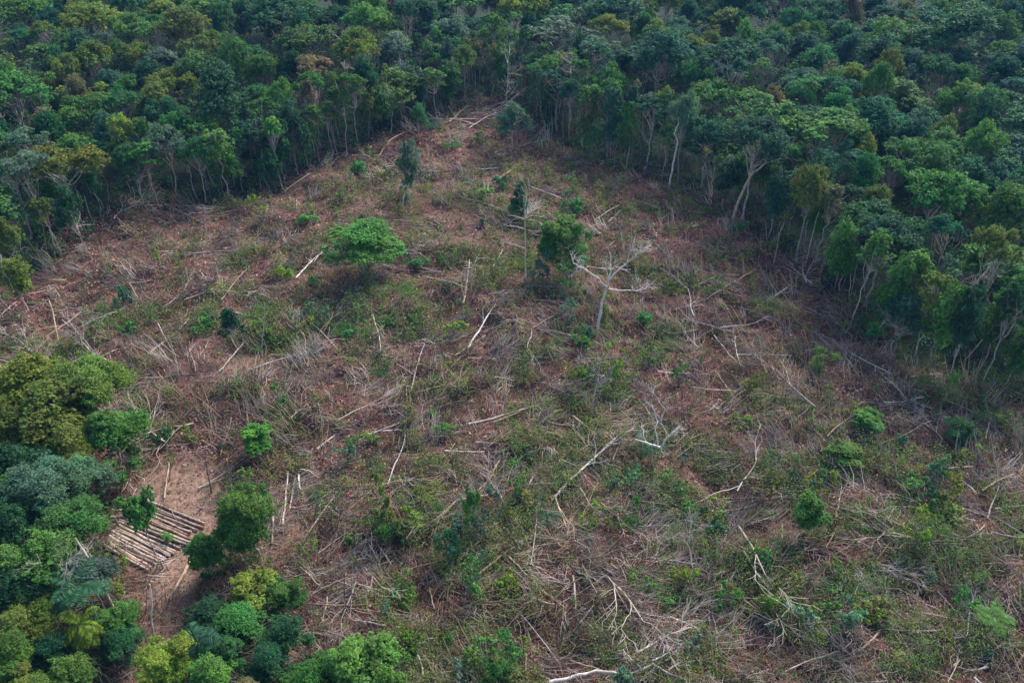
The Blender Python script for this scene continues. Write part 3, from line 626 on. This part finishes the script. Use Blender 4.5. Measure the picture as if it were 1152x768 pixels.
SPECIAL = {(167, 398): 'longer of the two crossed white poles at the left of the clearing', (177, 363): 'shorter of the two crossed white poles at the left of the clearing', (843, 352): 'thick pale felled trunk with a spray of twigs near the right forest edge', (621, 562): 'long white felled trunk with splintered branches in the middle of the clearing', (218, 625): 'thick tan log lying apart below the log stack',
           (562, 201): 'short thick tan trunk in the narrow top of the clearing', (968, 590): 'bright white bare trunk lying right of the round green bush', (223, 549): 'pale pole sloping down to the bare earth above the log stack', (855, 402): 'short thick brown trunk piece beside a tan one'}
for (a, c, d, e, w, tn, tw) in HP:
    pole((a, c), (d, e), w, tn, .25 + RNG.random() * .3, .3 + RNG.random() * .5, SPECIAL.get((a, c)), twigs=tw)
# more of them, along the directions the felling left
n = 0
while n < 165:
    px, py = RNG.uniform(-10, 1165), RNG.uniform(125, 775); x, y = ray_at(px, py)
    if not inside(x, y) or edge_dist(x, y) < 2 or blobs(x, y, BARE) > .3: continue
    th = float(fbm(x, y, 26, 60, 2)) * 9.5 + RNG.normal() * .8; L = RNG.uniform(2.5, 7.5); x2, y2 = x + math.cos(th) * L, y + math.sin(th) * L
    if not inside(x2, y2): continue
    q0 = proj(x, y, 0); q1 = proj(x2, y2, 0)
    pole(q0[:2], q1[:2], RNG.uniform(.1, .26), RNG.choice(['pale', 'tan', 'grey', 'white', 'tan', 'brown']), .2 + RNG.random() * .5, .3 + RNG.random() * .6, twigs=int(RNG.choice([0, 0, 2, 3])), bend=.03); n += 1

# fallen bare crowns
def make_fallen(seed):
    rng = np.random.default_rng(seed); b = Buf()
    fractal(b, (-2.2, 0, .35), (1, rng.normal() * .2, .06), 4.2, .085, 3, rng, .55, .55, 0, (1, 1, 1), 5, (2, 3), .14)
    return b.build('fallen_branch', WOOD)
FB = [make_fallen(400 + i) for i in range(9)]
def fallen(px, py, s, th, tone, label=None):
    x, y = ray_at(px, py); o = use(FB[RNG.integers(9)]); o.location = (x, y, float(terr(x, y)) - .02)
    o.scale = (s, s, s * RNG.uniform(.7, 1.2)); o.rotation_euler = (RNG.normal() * .08, RNG.normal() * .08, th)
    register(o, f'{tone} bare forked branch', 'branch', 'bare branches lying in the slash', .4, label, tuple(np.array(WC[tone]) * RNG.uniform(.8, 1.1)))
for (a, c, s, th, tn) in [(735, 492, 1.1, 1.2, 'white'), (700, 505, 1.2, 1.0, 'grey'), (435, 655, 1.1, 2.3, 'pale'), (460, 665, 1.0, 2.1, 'pale'), (875, 690, 1.3, .1, 'pale'), (840, 540, 1.1, .9, 'white'), (460, 740, 1.0, .3, 'grey'), (905, 308, 1.5, 1.4, 'grey'),
                          (895, 312, 1.5, 2.1, 'pale'), (130, 240, 1.8, 1.9, 'grey'), (150, 232, 1.6, 1.4, 'pale'), (540, 128, 2.0, .2, 'pale'), (520, 140, 1.8, 2.8, 'white'), (600, 165, 1.6, .4, 'grey'), (455, 275, 1.3, .3, 'grey'), (440, 290, 1.3, .2, 'pale'),
                          (800, 715, 1.1, 1.6, 'grey'), (790, 740, 1.1, .4, 'pale'), (995, 640, 1.2, .2, 'grey'), (205, 340, 1.3, .8, 'grey'), (230, 335, 1.3, .5, 'grey'), (670, 510, 1.1, 1.4, 'pale'), (640, 600, 1.0, 1.2, 'tan'), (400, 460, 1.3, .9, 'pale'), (420, 440, 1.2, 1.1, 'pale'),
                          (340, 460, 1.1, 1.2, 'pale'), (930, 560, 1.0, 1.8, 'white'), (1090, 740, 1.1, .5, 'grey'), (740, 455, 1.0, 2.0, 'grey'), (490, 565, 1.1, .2, 'grey'), (830, 370, 1.3, .2, 'grey'), (60, 330, 1.4, .5, 'tan'), (770, 665, 1.1, 1.1, 'grey'), (1130, 600, 1, 1., 'grey'),
                          (1045, 610, 1.1, 2.9, 'brown'), (700, 320, 1.3, .4, 'brown'), (370, 640, .9, 1.0, 'brown'), (170, 480, 1.2, .5, 'brown')]:
    fallen(a, c, s, th, tn)
n = 0
while n < 225:
    px, py = RNG.uniform(0, 1152), RNG.uniform(125, 775); x, y = ray_at(px, py)
    if not inside(x, y) or blobs(x, y, BARE) > .3 or edge_dist(x, y) < 1: continue
    fallen(px, py, RNG.uniform(.7, 1.0) * RNG.choice([.8, 1, 1.3, 1.9]), float(fbm(x, y, 26, 60, 2)) * 9.5 + RNG.normal() * .8, RNG.choice(['pale', 'grey', 'tan', 'brown', 'grey'])); n += 1

# ------------------------------------------------------------------ standing bare poles and dead trees
def snag(px, py, top, w=.2, tone='grey', crown=0.0, label=None, name='dead_pole', cat='dead pole', group='bare poles left standing', forks=0):
    x, y = ray_at(px, py); z = float(terr(x, y)); tx, ty = top; lo, hi = .5, 25
    for _ in range(22):
        m = (lo + hi) / 2
        if proj(x, y, z + m)[1] > ty: lo = m
        else: hi = m
    h = m; q = proj(x, y, z + h); dx = (tx - q[0]) / F * q[2]; dx = max(-h * .6, min(h * .6, dx))
    b = Buf(); t = np.linspace(0, 1, 9)[:, None]; pts = np.array([[0, 0, -.3]]) * (1 - t) + np.array([[dx, 0, h]]) * t + np.cumsum(RNG.normal(size=(9, 3)), 0) * h * .008 * (1, 1, 0)
    b.tube(pts, np.linspace(w * .5, w * .2, 9), 6, (1, 1, 1))
    for k in range(forks):
        i = RNG.integers(4, 9); s = nrm(np.array([RNG.normal(), RNG.normal(), .9]))
        fractal(b, pts[i], s, h * RNG.uniform(.18, .4) * (1 + crown), w * .2 + .01, 2, RNG, 0, .6, .05, (1, 1, 1), 4)
    root = None
    o = b.build(name, WOOD); o.location = (x, y, z)
    register(o, f'{tone} {"branched " if forks else "bare "}standing pole' if name == 'dead_pole' else f'{tone} leafless standing tree', cat, group, h * .5, label, tuple(np.array(WC[tone]) * RNG.uniform(.85, 1.1)))
    return o
for (a, c, tx, ty, w, tn, fk) in [(293, 403, 298, 339, .15, 'pale', 0), (172, 719, 167, 655, .24, 'white', 0), (163, 690, 164, 660, .16, 'grey', 0), (667, 470, 675, 405, .16, 'grey', 6), (593, 320, 594, 238, .24, 'white', 9), (452, 236, 457, 188, .28, 'white', 2),
                                  (238, 553, 232, 512, .2, 'brown', 0), (190, 540, 196, 508, .18, 'tan', 0), (500, 440, 497, 400, .12, 'pale', 1), (497, 395, 500, 355, .12, 'tan', 0), (262, 290, 262, 255, .16, 'grey', 0), (232, 262, 231, 232, .16, 'pale', 0), (297, 290, 298, 258, .16, 'brown', 0), (630, 240, 634, 208, .18, 'tan', 3),
                                  (355, 290, 352, 262, .16, 'tan', 0), (418, 370, 417, 345, .12, 'pale', 0), (446, 376, 447, 344, .1, 'tan', 0), (560, 360, 562, 335, .12, 'tan', 0), (735, 530, 733, 498, .12, 'grey', 1), (520, 610, 519, 560, .1, 'grey', 2), (896, 585, 895, 560, .1, 'grey', 0), (935, 470, 935, 440, .1, 'tan', 0),
                                  (320, 440, 319, 410, .1, 'grey', 2), (386, 690, 385, 640, .16, 'brown', 0), (393, 690, 390, 630, .14, 'grey', 0), (870, 300, 880, 250, .14, 'pale', 0), (905, 300, 922, 240, .16, 'pale', 0), (956, 340, 957, 300, .16, 'pale', 1), (990, 300, 985, 270, .12, 'pale', 0), (1085, 405, 1130, 355, .2, 'pale', 0), (1130, 410, 1160, 365, .22, 'pale', 0),
                                  (75, 690, 45, 620, .14, 'pale', 3), (650, 600, 652, 575, .1, 'pale', 0), (830, 480, 834, 455, .1, 'tan', 0), (765, 300, 766, 270, .12, 'grey', 0), (715, 330, 716, 305, .12, 'grey', 0)]:
    snag((a), c, (tx, ty), w, tn, forks=fk, label={(593, 320): 'white leafless pole tree with a twiggy top in the upper clearing', (667, 470): 'grey standing pole with a crown of twigs below the forked dead tree', (172, 719): 'white bare pole standing in the path below the log stack'}.get((a, c)))
# bare and part-bare trees in the forest
for (a, c, tx, ty, w, tn) in [(950, 178, 952, 140, .3, 'white'), (850, 115, 852, 62, .3, 'pale'), (632, 30, 634, 2, .26, 'white'), (388, 120, 385, 35, .3, 'white'), (147, 20, 146, 0, .3, 'white'), (572, 150, 575, 60, .26, 'grey'), (200, 95, 200, 78, .3, 'white'), (1048, 160, 1050, 105, .3, 'pale'), (1140, 205, 1150, 165, .3, 'white'), (640, 145, 645, 60, .2, 'pale')]:
    snag(a, c, (tx, ty), w, tn, -.45, name='dead_tree', cat='dead tree', group='leafless trees in the forest', forks=9)

# the particular dead trees: built from picture positions joined into one bent skeleton
def skeleton(base, lines, w, tone, label, name='dead_tree', cat='dead tree', twig=2, flat=None):
    """lines: chains of (px, py, height) above the base's ground plane at the base's distance"""
    x, y = ray_at(*base); z = float(terr(x, y)); b = Buf()
    def P(px, py, h=None):
        if h is not None:
            q = gpt(px, py, h); return q - (x, y, z)
        d = ray(px, py); t = y / d[1]; return np.array([d[0] * t - x, 0, CAMH + d[2] * t - z])
    for ln in lines:
        pts = np.array([P(*q[:2], q[2] if len(q) > 3 else None) for q in ln]); r = [q[2] if len(q) == 3 else q[3] for q in ln]
        if flat is None: pts[1:, 1] += np.cumsum(RNG.normal(size=len(pts) - 1)) * .35
        n = 4 * (len(pts) - 1) + 1; s = np.linspace(0, len(pts) - 1, n)
        pp = np.stack([np.interp(s, range(len(pts)), pts[:, j]) for j in range(3)], 1) + RNG.normal(size=(n, 3)) * .04
        b.tube(pp, np.interp(s, range(len(pts)), r) * w, 6, (1, 1, 1))
        for k in range(twig):
            i = RNG.integers(n // 2, n); d = nrm(pp[min(i + 1, n - 1)] - pp[i - 1])
            fractal(b, pp[i], nrm(d + nrm(RNG.normal(size=3)) * .9), RNG.uniform(1, 2.4), w * .14, 2, RNG, 0, .7, .03, (1, 1, 1), 4)
    o = b.build(name, WOOD); o.location = (x, y, z)
    register(o, '', cat, 'bare trees of the clearing', 4, label, WC[tone]); return o
skeleton((671, 376), [[(671, 376, 1), (677, 345, .85), (684, 318, .7), (688, 303, .4), (693, 297, .2)], [(682, 322, .55), (670, 308, .45), (658, 299, .35), (645, 294, .25)], [(684, 316, .5), (700, 300, .4), (712, 290, .2), (722, 280, .12)], [(685, 325, .45), (700, 325, .3), (720, 327, .25), (730, 320, .15)]], .24, 'white',
         'grey forked dead tree standing in the middle of the clearing', twig=7)
skeleton((823, 250), [[(823, 250, 1), (833, 222, .85), (845, 196, .7), (862, 184, .5), (884, 178, .3)], [(843, 200, .5), (846, 180, .3), (850, 165, .2)]], .30, 'tan', 'leaning pinkish trunk at the right forest edge', name='leaning_tree', cat='tree', twig=4)
skeleton((752, 213), [[(752, 213, 1), (757, 185, .8), (763, 160, .6), (758, 150, .5), (764, 140, .3)]], .22, 'white', 'crooked white trunk below the pale crown at the right edge', name='leaning_tree', cat='tree', twig=3)
skeleton((1074, 400), [[(1074, 400, 1), (1088, 365, .8), (1099, 335, .6), (1100, 322, .5), (1120, 305, .3)], [(1080, 388, .7), (1092, 362, .5), (1102, 350, .4)], [(1100, 324, .4), (1088, 314, .3)]], .30, 'pale', 'forked pale trunk under the yellow green flat crown at right', name='leaning_tree', cat='tree', twig=3)
skeleton((103, 720), [[(103, 720, 1), (88, 697, .85), (72, 682, .7), (58, 679, .5), (42, 683, .3)], [(72, 682, .6), (70, 660, .4), (73, 640, .25), (78, 622, .2)]], .18, 'grey', 'grey forked dead tree leaning left in the lower left corner', twig=4)
skeleton((127, 685), [[(127, 685, 1), (112, 655, .9), (100, 635, .8), (80, 614, .3)]], .20, 'pale', 'pale straight leaning trunk left of the log stack path', name='leaning_tree', cat='tree', twig=2)
skeleton((746, 513), [[(746, 513, 1), (742, 503, .9), (730, 494, .7), (714, 489, .4)], [(743, 504, .8), (752, 492, .7), (760, 484, .5), (763, 474, .3)], [(741, 503, .6), (738, 488, .5), (740, 476, .3), (736, 464, .2)], [(752, 491, .4), (744, 478, .3), (748, 464, .2)]], .17, 'white', 'white forked dead branch standing up right of the long white trunk', twig=3)
# great crooked branch at the bottom edge, lying on the slash
def crooked():
    x, y = ray_at(700, 762); z = float(terr(x, y)); b = Buf()
    for ln in [[(618, 772, .5, .17), (645, 766, .5, .16), (671, 757, .7, .15), (690, 758, .8, .14), (704, 760, .8, .12), (722, 752, 1, .1), (734, 745, 1.1, .09), (752, 754, 1.2, .06), (772, 762, 1.3, .03)],
               [(722, 752, 1, .08), (710, 740, 1.4, .05), (700, 730, 1.6, .03)], [(734, 745, 1.1, .07), (745, 738, 1.5, .05), (748, 725, 2, .03), (740, 712, 2.3, .02)], [(745, 738, 1.5, .04), (757, 728, 1.8, .02)], [(704, 760, .8, .07), (712, 775, .8, .04)], [(752, 754, 1.2, .05), (766, 744, 1.5, .02)]]:
        pts = np.array([gpt(a, c, h) - (x, y, z) for a, c, h, r in ln]); n = 4 * (len(pts) - 1) + 1; s = np.linspace(0, len(pts) - 1, n)
        zb = float(np.median(pts[:, 2])); pts[:, 2] = pts[:, 2] * .5 + zb * .5
        pp = np.stack([np.interp(s, range(len(pts)), pts[:, j]) for j in range(3)], 1) + RNG.normal(size=(n, 3)) * .03
        b.tube(pp, np.interp(s, range(len(pts)), [q[3] for q in ln]), 6)
        for k in range(3): fractal(b, pp[RNG.integers(n // 2, n)], nrm(RNG.normal(size=3) + (0, 0, .6)), RNG.uniform(.6, 1.6), .03, 1, RNG, 0, .7, 0, (1, 1, 1), 4)
    o = b.build('fallen_branch', WOOD); o.location = (x, y, z); register(o, '', 'branch', None, .8, 'big crooked white branch lying at the bottom edge of the view', WC['white'])
crooked()

# ------------------------------------------------------------------ the stack of logs
def log(a, c, w, tone, lift, desc, group, label):
    p0 = gpt(*a, .0); p1 = gpt(*c, .0); org = p0.copy()
    p0[2] += lift; p1[2] += lift; t = np.linspace(0, 1, 7)[:, None]; pts = p0 * (1 - t) + p1 * t + RNG.normal(size=(7, 3)) * .03 + np.sin(t * math.pi) * RNG.normal(size=3) * .04 - org
    b = Buf(); b.tube(pts, np.linspace(w * .52, w * .44, 7) * RNG.uniform(.96, 1.04, 7), 8, (1, 1, 1), True, (1.5, 1.25, .95))
    o = b.build('log', BARK); o.location = org; register(o, desc, 'log', group, lift, label, tone)
ORD = ['first', 'second', 'third', 'fourth', 'fifth', 'sixth', 'seventh', 'eighth', 'ninth', 'tenth', 'eleventh', 'twelfth', 'thirteenth', 'fourteenth', 'fifteenth']
LOGT = [(.36, .29, .25), (.30, .24, .20), (.42, .34, .29), (.33, .23, .17), (.32, .29, .27), (.24, .17, .13)]
for k in range(12):
    t = k / 11; a = (157 - 26 * t + RNG.normal() * 1.5, 561 + 27 * t); c = (230 - 23 * t + RNG.normal() * 4, 590 + 28 * t)
    log(a, c, RNG.uniform(.26, .36), LOGT[RNG.integers(6)], .2, '', 'logs of the upper half of the stack', f'cut log in the upper half of the log stack, {ORD[k]} from the top')
for k in range(13):
    t = k / 12; a = (134 - 15 * t + RNG.normal() * 1.5, 592 + 22 * t); c = (199 - 31 * t + RNG.normal() * 1.5, 622 + 21 * t)
    log(a, c, RNG.uniform(.27, .40), LOGT[RNG.integers(6)], .22, '', 'logs of the lower half of the stack', f'cut log in the lower half of the log stack, {ORD[k]} from the top')
log((126, 585), (150, 584), .36, LOGT[1], .55, '', None, 'short stout log lying across the left end of the stack')
log((127, 577), (150, 577), .26, LOGT[2], .5, '', None, 'short thin log above the stout one at the stack end')

# ------------------------------------------------------------------ shrubs
def make_shrub(seed, kind):
    rng = np.random.default_rng(seed); root = empty('shrub'); b = Buf(); t = Buf()
    if kind == 'round':
        H, R = 1.8, 1.3; L = [(np.array([rng.normal() * .5, rng.normal() * .5, .35 + rng.random() * 1.1]), rng.uniform(.3, .6)) for _ in range(10)]; fill_crown(b, L, .17, 2600, rng, .85)
    elif kind == 'leggy':
        H, R = 2.6, 1.2; L = [(np.array([rng.normal() * .55, rng.normal() * .55, .5 + rng.random() * 2.0]), rng.uniform(.18, .38)) for _ in range(13)]; fill_crown(b, L, .17, 2000, rng, .8, dens=.8)
    elif kind == 'flat':
        H, R = 1.0, 1.7; L = [(np.array([rng.normal() * .8, rng.normal() * .8, .25 + rng.random() * .5]), rng.uniform(.3, .5)) for _ in range(12)]; fill_crown(b, L, .19, 2400, rng, .6)
    else:   # feathery arching clump
        H, R = 2.2, 1.5; L = []
        for k in range(26):
            a = rng.uniform(0, 6.28); d = nrm(np.array([math.cos(a) * .7, math.sin(a) * .7, 1.])); p = np.array([rng.normal() * .25, rng.normal() * .25, 0]); pts = [p]
            for i in range(6): d = nrm(d + (math.cos(a) * .06, math.sin(a) * .06, -.17)); p = p + d * .42; pts.append(p)
            pts = np.array(pts); t.tube(pts, np.linspace(.02, .006, 7), 3, (1, 1, 1)); P = np.repeat(pts[1:], 14, 0) + rng.normal(size=(84, 3)) * .12
            b.leaves(P, nrm(rng.normal(size=(84, 3)) + (0, 0, .9)), .2 * rng.uniform(.6, 1.2, 84), rng.uniform(.75, 1.25, (84, 1)) * np.ones(3), .35, rng)
    for c, r in L: limb(t, (rng.normal() * .08, rng.normal() * .08, -.1), c, .035, .012, rng, .1, 4, 4)
    b.build('foliage', LEAF, root); t.build('stem', BARK, root); root['H'] = H; root['R'] = R; return root
SH = {'round': [make_shrub(500 + i, 'round') for i in range(3)], 'leggy': [make_shrub(510 + i, 'leggy') for i in range(3)], 'flat': [make_shrub(520 + i, 'flat') for i in range(2)], 'feathery': [make_shrub(530 + i, 'feathery') for i in range(2)]}
def shrub(px, py, wpx, kind, col, hs=1.0, label=None):
    x, y = ray_at(px, py); d = proj(x, y, 0)[2]; r = wpx / F * d / 2
    p = SH[kind][RNG.integers(len(SH[kind]))]; o = place([p], x, y, p['H'] * r / p['R'] * hs, r, f'{col} {kind.replace("round", "rounded").replace("flat", "low spreading")} shrub', 'shrub', 'shrubs growing in the clearing', col, 'grey', label=label)
    for ch in o.children:
        if ch.name.startswith('foliage'): ch.color = (*[v * 1.25 for v in ch.color[:3]], 1)
    return o
for (a, c, w, k, col, hs, lb) in [
    (190, 609, 18, 'round', 'mid green', 1, 'small green shrub growing between the logs of the stack'), (323, 316, 24, 'round', 'yellow green', 1.2, 'yellow green bushy shrub beside the white splintered trunk'),
    (180, 296, 14, 'leggy', 'yellow green', 1.2, None), (147, 376, 22, 'round', 'mid green', 1, None), (233, 365, 20, 'round', 'mid green', 1, None), (300, 380, 22, 'leggy', 'olive', 1, None), (948, 664, 36, 'feathery', 'emerald green', 1, None), (540, 222, 26, 'round', 'bright green', .8, None), (530, 208, 20, 'flat', 'emerald green', 1, None),
    (645, 245, 28, 'round', 'emerald green', 1.2, None), (690, 570, 12, 'leggy', 'yellow green', 2.0, 'bright yellow green sapling in the brown middle ground'), (780, 578, 30, 'round', 'mid green', 1, None), (855, 585, 26, 'round', 'bright green', .9, None), (860, 640, 26, 'leggy', 'emerald green', 1, None), (650, 300, 30, 'round', 'emerald green', 1, None), (395, 508, 24, 'leggy', 'mid green', 1, None),
    (424, 600, 30, 'leggy', 'mid green', 1.3, None), (446, 604, 34, 'round', 'blue green', 1, None), (470, 598, 30, 'leggy', 'olive', 1.2, None), (492, 592, 26, 'leggy', 'mid green', 1.3, None), (518, 598, 30, 'leggy', 'blue green', 1.2, None), (540, 610, 26, 'leggy', 'grey green', 1.2, None), (545, 752, 34, 'leggy', 'mid green', 1.2, None), (580, 735, 30, 'leggy', 'olive', 1.2, None), (530, 745, 30, 'leggy', 'bright green', 1.2, None),
    (500, 490, 24, 'round', 'mid green', 1, None), (460, 480, 30, 'leggy', 'olive', 1, None), (487, 470, 18, 'round', 'bright green', 1, None), (398, 640, 14, 'leggy', 'yellow green', 1.6, None), (395, 610, 18, 'round', 'bright green', 1.4, None), (505, 640, 22, 'leggy', 'blue green', 1.2, None), (540, 730, 30, 'leggy', 'mid green', 1, None), (575, 755, 34, 'round', 'mid green', 1, None),
    (745, 680, 30, 'round', 'mid green', 1, None), (725, 665, 26, 'leggy', 'bright green', 1, None), (760, 560, 30, 'leggy', 'mid green', 1, None), (1085, 520, 26, 'leggy', 'yellow green', .9, None), (1035, 575, 40, 'leggy', 'mid green', .9, None), (1065, 590, 40, 'round', 'olive', .8, None), (1020, 550, 34, 'round', 'mid green', .8, None), (975, 705, 34, 'leggy', 'olive', 1, None), (1100, 660, 30, 'leggy', 'bright green', .9, None),
    (795, 335, 20, 'leggy', 'mid green', 1, None), (390, 380, 22, 'round', 'emerald green', 1, None), (470, 305, 26, 'round', 'emerald green', .9, None), (500, 300, 26, 'leggy', 'mid green', .9, None), (508, 380, 30, 'leggy', 'yellow green', .8, None), (345, 250, 24, 'round', 'mid green', .8, None), (405, 195, 24, 'round', 'emerald green', 1, None), (440, 205, 24, 'leggy', 'mid green', 1, None), (540, 165, 24, 'leggy', 'olive', 1, None),
    (830, 265, 24, 'round', 'emerald green', 1, None), (655, 380, 30, 'flat', 'emerald green', 1, None), (655, 395, 26, 'round', 'mid green', 1, None), (725, 365, 26, 'round', 'emerald green', 1, None), (880, 275, 26, 'flat', 'blue green', 1, None), (1000, 350, 26, 'round', 'blue green', 1.2, None), (980, 385, 30, 'round', 'emerald green', 1.2, None), (1125, 480, 24, 'leggy', 'olive', 1, None), (140, 640, 26, 'leggy', 'olive', 1, None),
    (215, 498, 22, 'leggy', 'olive', 1.2, None), (420, 500, 26, 'round', 'olive', .9, None), (345, 625, 24, 'leggy', 'olive', 1, None), (135, 670, 30, 'leggy', 'yellow green', 1, None), (235, 650, 26, 'round', 'deep green', 1, None), (258, 640, 26, 'leggy', 'mid green', 1, None), (148, 690, 24, 'round', 'dull brown', 1, None)]:
    shrub(a, c, w, k, col, hs, lb)
n = 0
while n < 215:
    px, py = RNG.uniform(0, 1152), RNG.uniform(125, 775); x, y = ray_at(px, py)
    if not inside(x, y) or blobs(x, y, BARE) > .2: continue
    g_ = float(fields(x, y)[0])
    if RNG.random() > (g_ - .40) * 3: continue
    shrub(px, py, RNG.uniform(11, 28) * (.6 + py / 900), RNG.choice(['round', 'leggy', 'leggy', 'leggy', 'flat', 'feathery']), RNG.choice(['mid green', 'olive', 'olive', 'blue green', 'grey green', 'grey green', 'bright green', 'yellow green', 'yellow green', 'mid green', 'dull brown']), RNG.uniform(.8, 1.9)); n += 1

# ------------------------------------------------------------------ labels that single things out
bpy.context.view_layer.update()
LM = [('log stack', 168, 605), ('bare earth patch', 205, 545), ('round green tree by the logs', 275, 575), ('grey forked dead tree', 680, 335), ('broad bright green tree', 405, 265), ('white leafless pole tree', 594, 280), ('brightest green bush', 980, 470), ('round bright green bush', 911, 573),
      ('long white trunk', 660, 525), ('crooked white branch', 700, 755), ('clearing tip', 545, 125), ('emerald conical tree', 583, 213), ('leaning pinkish trunk', 850, 215), ('white forked branch', 735, 495), ('star shaped palm', 1121, 697), ('crossed white poles', 190, 378), ('bottom edge tree', 412, 745),
      ('glowing yellow green crown', 147, 152), ('flat yellow green crown', 1112, 300), ('pale flat crown', 730, 74), ('light green bare trunked tree', 409, 80), ('upper left corner', 0, 0), ('upper right corner', 1152, 0), ('thick pale trunk', 866, 336), ('bright trunked tree', 690, 125), ('lower right corner', 1152, 768),
      ('left forest corner', 40, 430), ('middle top edge', 560, 0), ('bright white trunk', 996, 597), ('white skeleton tree', 951, 155), ('vine hung trunk', 458, 190), ('brown trunk pieces', 866, 413), ('pole with twig crown', 672, 430), ('right top edge', 860, 0), ('left top edge', 270, 0)]
def where(px, py):
    k = min(range(len(LM)), key=lambda i: (px - LM[i][1]) ** 2 + (py - LM[i][2]) ** 2); nm, lx, ly = LM[k]; dx, dy = px - lx, py - ly
    if abs(dx) > 1.4 * abs(dy): d = 'right of' if dx > 0 else 'left of'
    elif abs(dy) > 1.4 * abs(dx): d = 'below' if dy > 0 else 'above'
    else: d = ('below' if dy > 0 else 'above') + ('-right of' if dx > 0 else '-left of')
    return k, f'{d} the {nm}', math.hypot(dx, dy)
buckets = {}
used_names = {T['o'].name for T in THINGS}
for st in list(FT.values()) + list(NT.values()) + list(SH.values()) + [PALM, FB]:
    for p in st:
        if p.name not in used_names:
            for ch in list(p.children): bpy.data.objects.remove(ch)
            bpy.data.objects.remove(p)
for T in THINGS:
    l = T['o'].location; T['px'], T['py'], _ = proj(l.x, l.y, l.z + T['h']); T['px'] = min(max(T['px'], 3), 1149); T['py'] = min(max(T['py'], 3), 765)
    if T['label']: T['o']['label'] = T['label']; continue
    k, ph, dist = where(T['px'], T['py']); T['dist'] = dist; buckets.setdefault((T['desc'], ph), []).append(T)
for (desc, ph), L in buckets.items():
    L.sort(key=lambda t: t['dist'])
    for i, T in enumerate(L):
        T['o']['label'] = f'{desc} {ph}' if len(L) == 1 else f'{desc} {ph}, {"nearest" if i == 0 else ORD[i] + " nearest"}'

# ------------------------------------------------------------------ light, sky, haze
w = bpy.data.worlds.new('World'); sc.world = w; w.use_nodes = True; nt = w.node_tree; nt.nodes.clear()
sk = nt.nodes.new('ShaderNodeTexSky'); sk.sky_type = 'NISHITA'; sk.sun_disc = False; bg = nt.nodes.new('ShaderNodeBackground'); wo = nt.nodes.new('ShaderNodeOutputWorld')
EL, AZ = math.radians(42), math.radians(35)     # sun high, beyond the clearing and a little to the right
sk.sun_elevation = EL; sk.sun_rotation = AZ; sk.air_density = 1.0; sk.dust_density = 1.5
bg.inputs[1].default_value = .12; nt.links.new(sk.outputs[0], bg.inputs[0]); nt.links.new(bg.outputs[0], wo.inputs[0])
sl = bpy.data.lights.new('sun', 'SUN'); sl.energy = 2.7; sl.angle = math.radians(28); sl.color = (1, .95, .88); so = bpy.data.objects.new('sun', sl); C.objects.link(so)
dv = Vector((math.sin(AZ) * math.cos(EL), math.cos(AZ) * math.cos(EL), math.sin(EL))); so.rotation_euler = dv.to_track_quat('Z', 'Y').to_euler(); so.location = dv * 200

HAZE = True
if HAZE:
    me = bpy.data.meshes.new('haze'); x0, x1, y0, y1, z0, z1 = -4100, 4100, -4100, 4600, -8, 71.5
    me.from_pydata([(x, y, z) for x in (x0, x1) for y in (y0, y1) for z in (z0, z1)], [], [(0, 1, 3, 2), (4, 6, 7, 5), (0, 4, 5, 1), (2, 3, 7, 6), (0, 2, 6, 4), (1, 5, 7, 3)])
    hz = bpy.data.objects.new('haze', me); C.objects.link(hz); hz['kind'] = 'stuff'; m, nt = mat('haze_air'); o_ = nt.nodes.new('ShaderNodeOutputMaterial'); v = nt.nodes.new('ShaderNodeVolumePrincipled')
    v.inputs['Color'].default_value = (.15, .42, 1, 1); v.inputs['Density'].default_value = .0001; v.inputs['Anisotropy'].default_value = .2; nt.links.new(v.outputs[0], o_.inputs['Volume']); me.materials.append(m)

sc.view_settings.view_transform = 'Standard'; sc.view_settings.look = 'None'; sc.view_settings.gamma = 1; sc.view_settings.exposure = 1.5; sc.view_settings.use_curve_mapping = False
sc.render.engine = 'CYCLES'; sc.cycles.max_bounces = 6; sc.cycles.diffuse_bounces = 3; sc.cycles.volume_bounces = 0; sc.cycles.use_denoising = True
